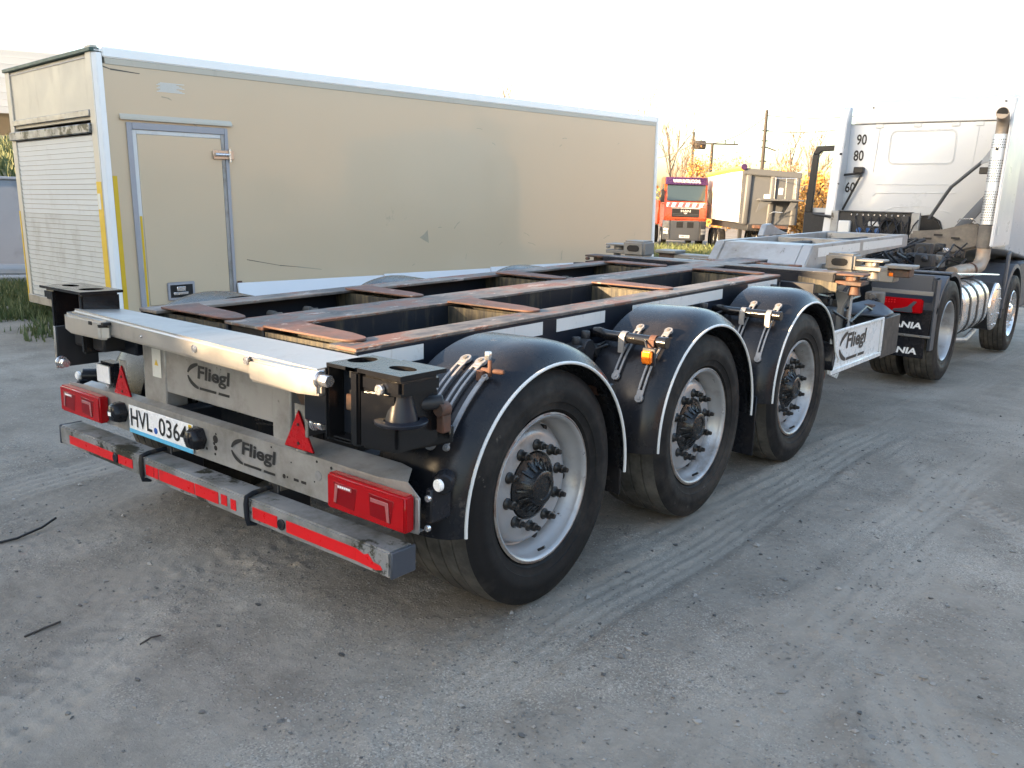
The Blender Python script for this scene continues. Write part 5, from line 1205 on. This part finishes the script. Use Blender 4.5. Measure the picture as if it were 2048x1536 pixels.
rb = MB(); rr_ = random.Random(3)
for i in range(70):
    x, y, z = rr_.uniform(-5, 4), rr_.uniform(-.9, -.1), 0; s_ = rr_.uniform(.06, .16)
    rb.add([(x+s_*rr_.uniform(.6, 1.2)*a, y+s_*rr_.uniform(.6, 1.2)*b, z+s_*rr_.uniform(.5, 1.0)*c+s_*.5) for a, b, c in ((-1, -1, -1), (1, -1, -1), (1, 1, -1), (-1, 1, -1), (-.7, -.7, .8), (.7, -.7, .8), (.7, .7, .8), (-.7, .7, .8))],
           [(3, 2, 1, 0), (4, 5, 6, 7), (0, 1, 5, 4), (1, 2, 6, 5), (2, 3, 7, 6), (3, 0, 4, 7)])
o = rb.build('rubble', 'stone', None, smooth=False); o['kind'] = 'stuff'; o['label'] = 'brown stone rubble along the foot of the retaining wall'
tag(MB().prism([(-1.6, -1.9, .02), (1.0, -2.2, .02), (1.3, -3.3, .02), (-1.4, -3.2, .02)], (0, 0, .12)).build('concrete_slab', 'concrete', None, .02), 'grey concrete slab lying flat on another below the retaining wall', 'slab')
tag(MB().prism([(-1.2, -1.8, .142), (1.3, -2.0, .142), (1.1, -2.9, .142), (-1.3, -2.8, .142)], (0, .05, .10)).build('concrete_slab', 'concrete', None, .02), 'grey concrete slab stacked askew on top of the lower slab by the retaining wall', 'slab')
XF[0] = I4
# ---- grass
def blades(n, fn, hmin, hmax, seed, name, label):
    rg = random.Random(seed); mb = MB(); c = 0
    while c < n:
        q = fn(rg)
        if q is None: continue
        x, y = q[:2]; z = q[2] if len(q) > 2 else float(gbase(x, y))
        a = rg.uniform(0, 6.28); h = rg.uniform(hmin, hmax); w = h*.07+.004; l = rg.uniform(.1, .6)*h
        dx, dy = math.cos(a), math.sin(a)
        mb.add([(x-dy*w, y+dx*w, z-.01), (x+dy*w, y-dx*w, z-.01), (x+dx*l*.5, y+dy*l*.5, z+h*.7), (x+dx*l, y+dy*l, z+h)], [(0, 1, 2), (0, 2, 3)]); c += 1
    o = mb.build(name, 'grass', None, smooth=False); o['kind'] = 'stuff'; o['label'] = label
def f1(rg):
    x = rg.uniform(-12.5, -5.4); y = rg.uniform(.6, 4.2)
    lim = 1.0+.35*math.sin(x*1.7)+.2*math.sin(x*4.1)
    if y < lim+rg.random()*.5: return None
    if x > -5.7 and y > 2: return None
    if vn(x*1.3, y*1.3) < .25+.3*rg.random(): return None
    return x, y
def vn(x, y): return float(vnoise(np.array(x), np.array(y), 77))
blades(15000, f1, .05, .17, 21, 'grass', 'short green grass beside and under the end of the cream box')
def f2(rg):
    c = at(rg.uniform(1300, 1700), 412, rg.uniform(26, 44)); return c.x, c.y
blades(9000, f2, .15, .4, 22, 'grass', 'green grass around the parked tipper trailer')
M4 = frame(Vector((rw.x, rw.y, 0)), R(62))
def f3(rg):
    p = M4 @ Vector((rg.uniform(-3, 4.5), rg.uniform(.5, 9), 0)); j = rg.random()
    q = M4.inverted() @ p; return p.x, p.y, 1.66+1.35*(q.y-.33)/11.7
blades(6000, f3, .15, .45, 23, 'grass', 'rough grass on the bank above the retaining wall')
# ---- loose stones on the yard (uncountable)
rg = random.Random(99); mb = MB(); c = 0
OCT = ((1, 0, 0), (-1, 0, 0), (0, 1, 0), (0, -1, 0), (0, 0, 1), (0, 0, -1)); OF = ((0, 2, 4), (2, 1, 4), (1, 3, 4), (3, 0, 4), (2, 0, 5), (1, 2, 5), (3, 1, 5), (0, 3, 5))
pts = []
while len(pts) < 8500:
    x, y = rg.uniform(-2.5, 3.6), rg.uniform(-2.4, 5.5)
    k = vn(x*.8+9, y*.8); r_ = math.exp(-((x-1.95-.18*y)/.55)**2)*math.exp(-((y+.2)/2.4)**2)
    if rg.random() > .10+.9*r_+.25*(k > .62): continue
    if abs(abs(x)-1.01) < .24 and min(abs(y), abs(y-1.352), abs(y-2.704)) < .16: continue
    pts.append((x, y))
xs = np.array([p[0] for p in pts]); ys = np.array([p[1] for p in pts]); zs = ground_z(xs, ys)
for (x, y), z in zip(pts, zs):
    s_ = .0025+.0055*rg.random()**2
    if rg.random() < .05: s_ *= rg.uniform(1.5, 2.6)
    a = rg.uniform(0, 6.28); ca, sa = math.cos(a), math.sin(a); kx, ky, kz = rg.uniform(.7, 1.5), rg.uniform(.6, 1.1), rg.uniform(.35, .75)
    mb.add([(x+s_*(ca*u*kx-sa*v*ky)+rg.uniform(-.2, .2)*s_, y+s_*(sa*u*kx+ca*v*ky), z+s_*(w*kz+.25)) for u, v, w in OCT], OF)
for i in range(170):
    x = rg.uniform(1.2, 3.0); y = rg.uniform(-1.8, 3.5)
    if i > 110: x = rg.uniform(-1.6, 1.4); y = rg.uniform(-1.9, -.6)
    z = gz(x, y); s_ = rg.uniform(.006, .017); a0 = rg.uniform(0, 6.28); n_ = 6
    ring = [(x+s_*rg.uniform(.5, 1.1)*math.cos(a0+k*6.283/n_), y+s_*rg.uniform(.4, .8)*math.sin(a0+k*6.283/n_)) for k in range(n_)]
    mb.add([(*q, z-.001) for q in ring]+[(*q, z+.003+.004*rg.random()) for q in ring], [tuple(range(n_, 2*n_))]+[(k, (k+1) % n_, n_+(k+1) % n_, n_+k) for k in range(n_)])
o = mb.build('gravel', 'pebbles', None, smooth=False); o['kind'] = 'stuff'; o['label'] = 'loose grey gravel scattered over the dirt yard'
# ---- twigs and scraps lying on the dirt
def stick(pts, r, label, name='twig', cat='twig', mt='twig_dry'):
    tag(MB().tube([(x, y, gz(x, y)+r*.8+dz) for x, y, dz in pts], r, 7).build(name, mt, None), label, cat)
stick([(-1.02, -1.24, 0), (-1.0, -1.13, .004), (-1.04, -1.0, .012), (-1.07, -.92, .03)], .006, 'bent black cable scrap curving up off the dirt behind the underride bar', 'cable_scrap', 'cable', 'ink')
stick([(-.03, -1.50, 0), (-.035, -1.43, .004), (-.045, -1.365, .004)], .004, 'longer straight dry twig lying on the dirt')
stick([(.325, -1.255, 0), (.33, -1.215, .005), (.325, -1.175, .006)], .0032, 'short curved dry twig lying on the dirt')
for (px_, py_, L, lab) in ((992, 1512, .0, ''),): pass
# ---- unseen halls shaped to shade the yard, and one sized for warm reflections
S2, T2 = Vector((math.sin(SUN_AZ), math.cos(SUN_AZ), 0)), Vector((math.cos(SUN_AZ), -math.sin(SUN_AZ), 0))
def hp(t, s_, z): return S2*s_+T2*t+Vector((0, 0, z))
D = 20.0; k_ = D*math.tan(SUN_EL)
prof = [(2.2, -1), (2.2, .90), (.45, .90), (.25, 1.2), (-.5, 1.25), (-2.1, 1.3), (-2.1, -1)]
tag(MB().prism([hp(t, -D+.6, (z+k_-.6*math.tan(SUN_EL)) if z > -.9 else -.8) for t, z in prof], S2*-.5).build('shade_wall', 'hall_wall_grey', None), 'unseen grey wall added to shape the sun gap between the two shade halls', 'wall')  # unseen wall, its top edge shaped to let sun onto parts of the trailer
for t0, t1, h, lab in ((-15, -.80, 11.5, 'unseen tall grey hall added to shade the yard, towards the cream box'), (1.8, 17, 11.0, 'unseen tall grey hall added to shade the yard, behind the viewpoint')):
    tag(MB().prism([hp(t0, -D, -.8), hp(t1, -D, -.8), hp(t1, -D, h), hp((t0+t1)/2, -D, h+.8), hp(t0, -D, h)], S2*-10).build('shade_hall', 'hall_wall_grey', None), lab, 'building')  # unseen, height and gap set to darken the rear-facing surfaces
Vc = [(20, -2), (20, 30)]
R_ = thing('brick_hall', 'unseen sunlit brick red hall, shaped to reflect in the cream box', 'building', (24, 12, -.2))
MB().box(19.5, 30, -8, 9, -.8, 5.2).build('wall', 'hall_wall', R_)
MB().box(21, 30, 9.1, 30, -.8, 7.0).build('wall', 'hall_wall', R_)
MB().box(23, 34, 30.4, 62, -.8, 8.5).build('wall', 'hall_wall', R_)  # unseen block, extended so the box wall mirrors a warm colour
MB().box(19.2, 30.3, -8.3, 9.05, 5.2, 5.5).box(20.7, 30.3, 9.06, 30.3, 7.0, 7.3).build('roof', 'hall_roof', R_)
for y in (-5, -1, 3, 12, 17, 22): MB().box(19.4 if y < 9 else 20.9, 19.52 if y < 9 else 21.02, y, y+1.6, 1.4, 3.0).build('window', 'glass_dark', R_)
GROUPS = {'tree': 'autumn trees beyond the yard', 'pole': 'utility poles along the far road', 'wire': 'overhead wires beyond the yard', 'board': 'white boards along the foot of the box', 'slab': 'concrete slabs by the retaining wall', 'twig': 'dry twigs on the dirt'}
for ob in bpy.data.objects:
    if 'wo' in ob: del ob['wo']
    if ob.get('category') in GROUPS: ob['group'] = GROUPS[ob['category']]
    if ob.name.startswith('shade_hall'): ob['group'] = 'added shade halls behind the viewpoint'
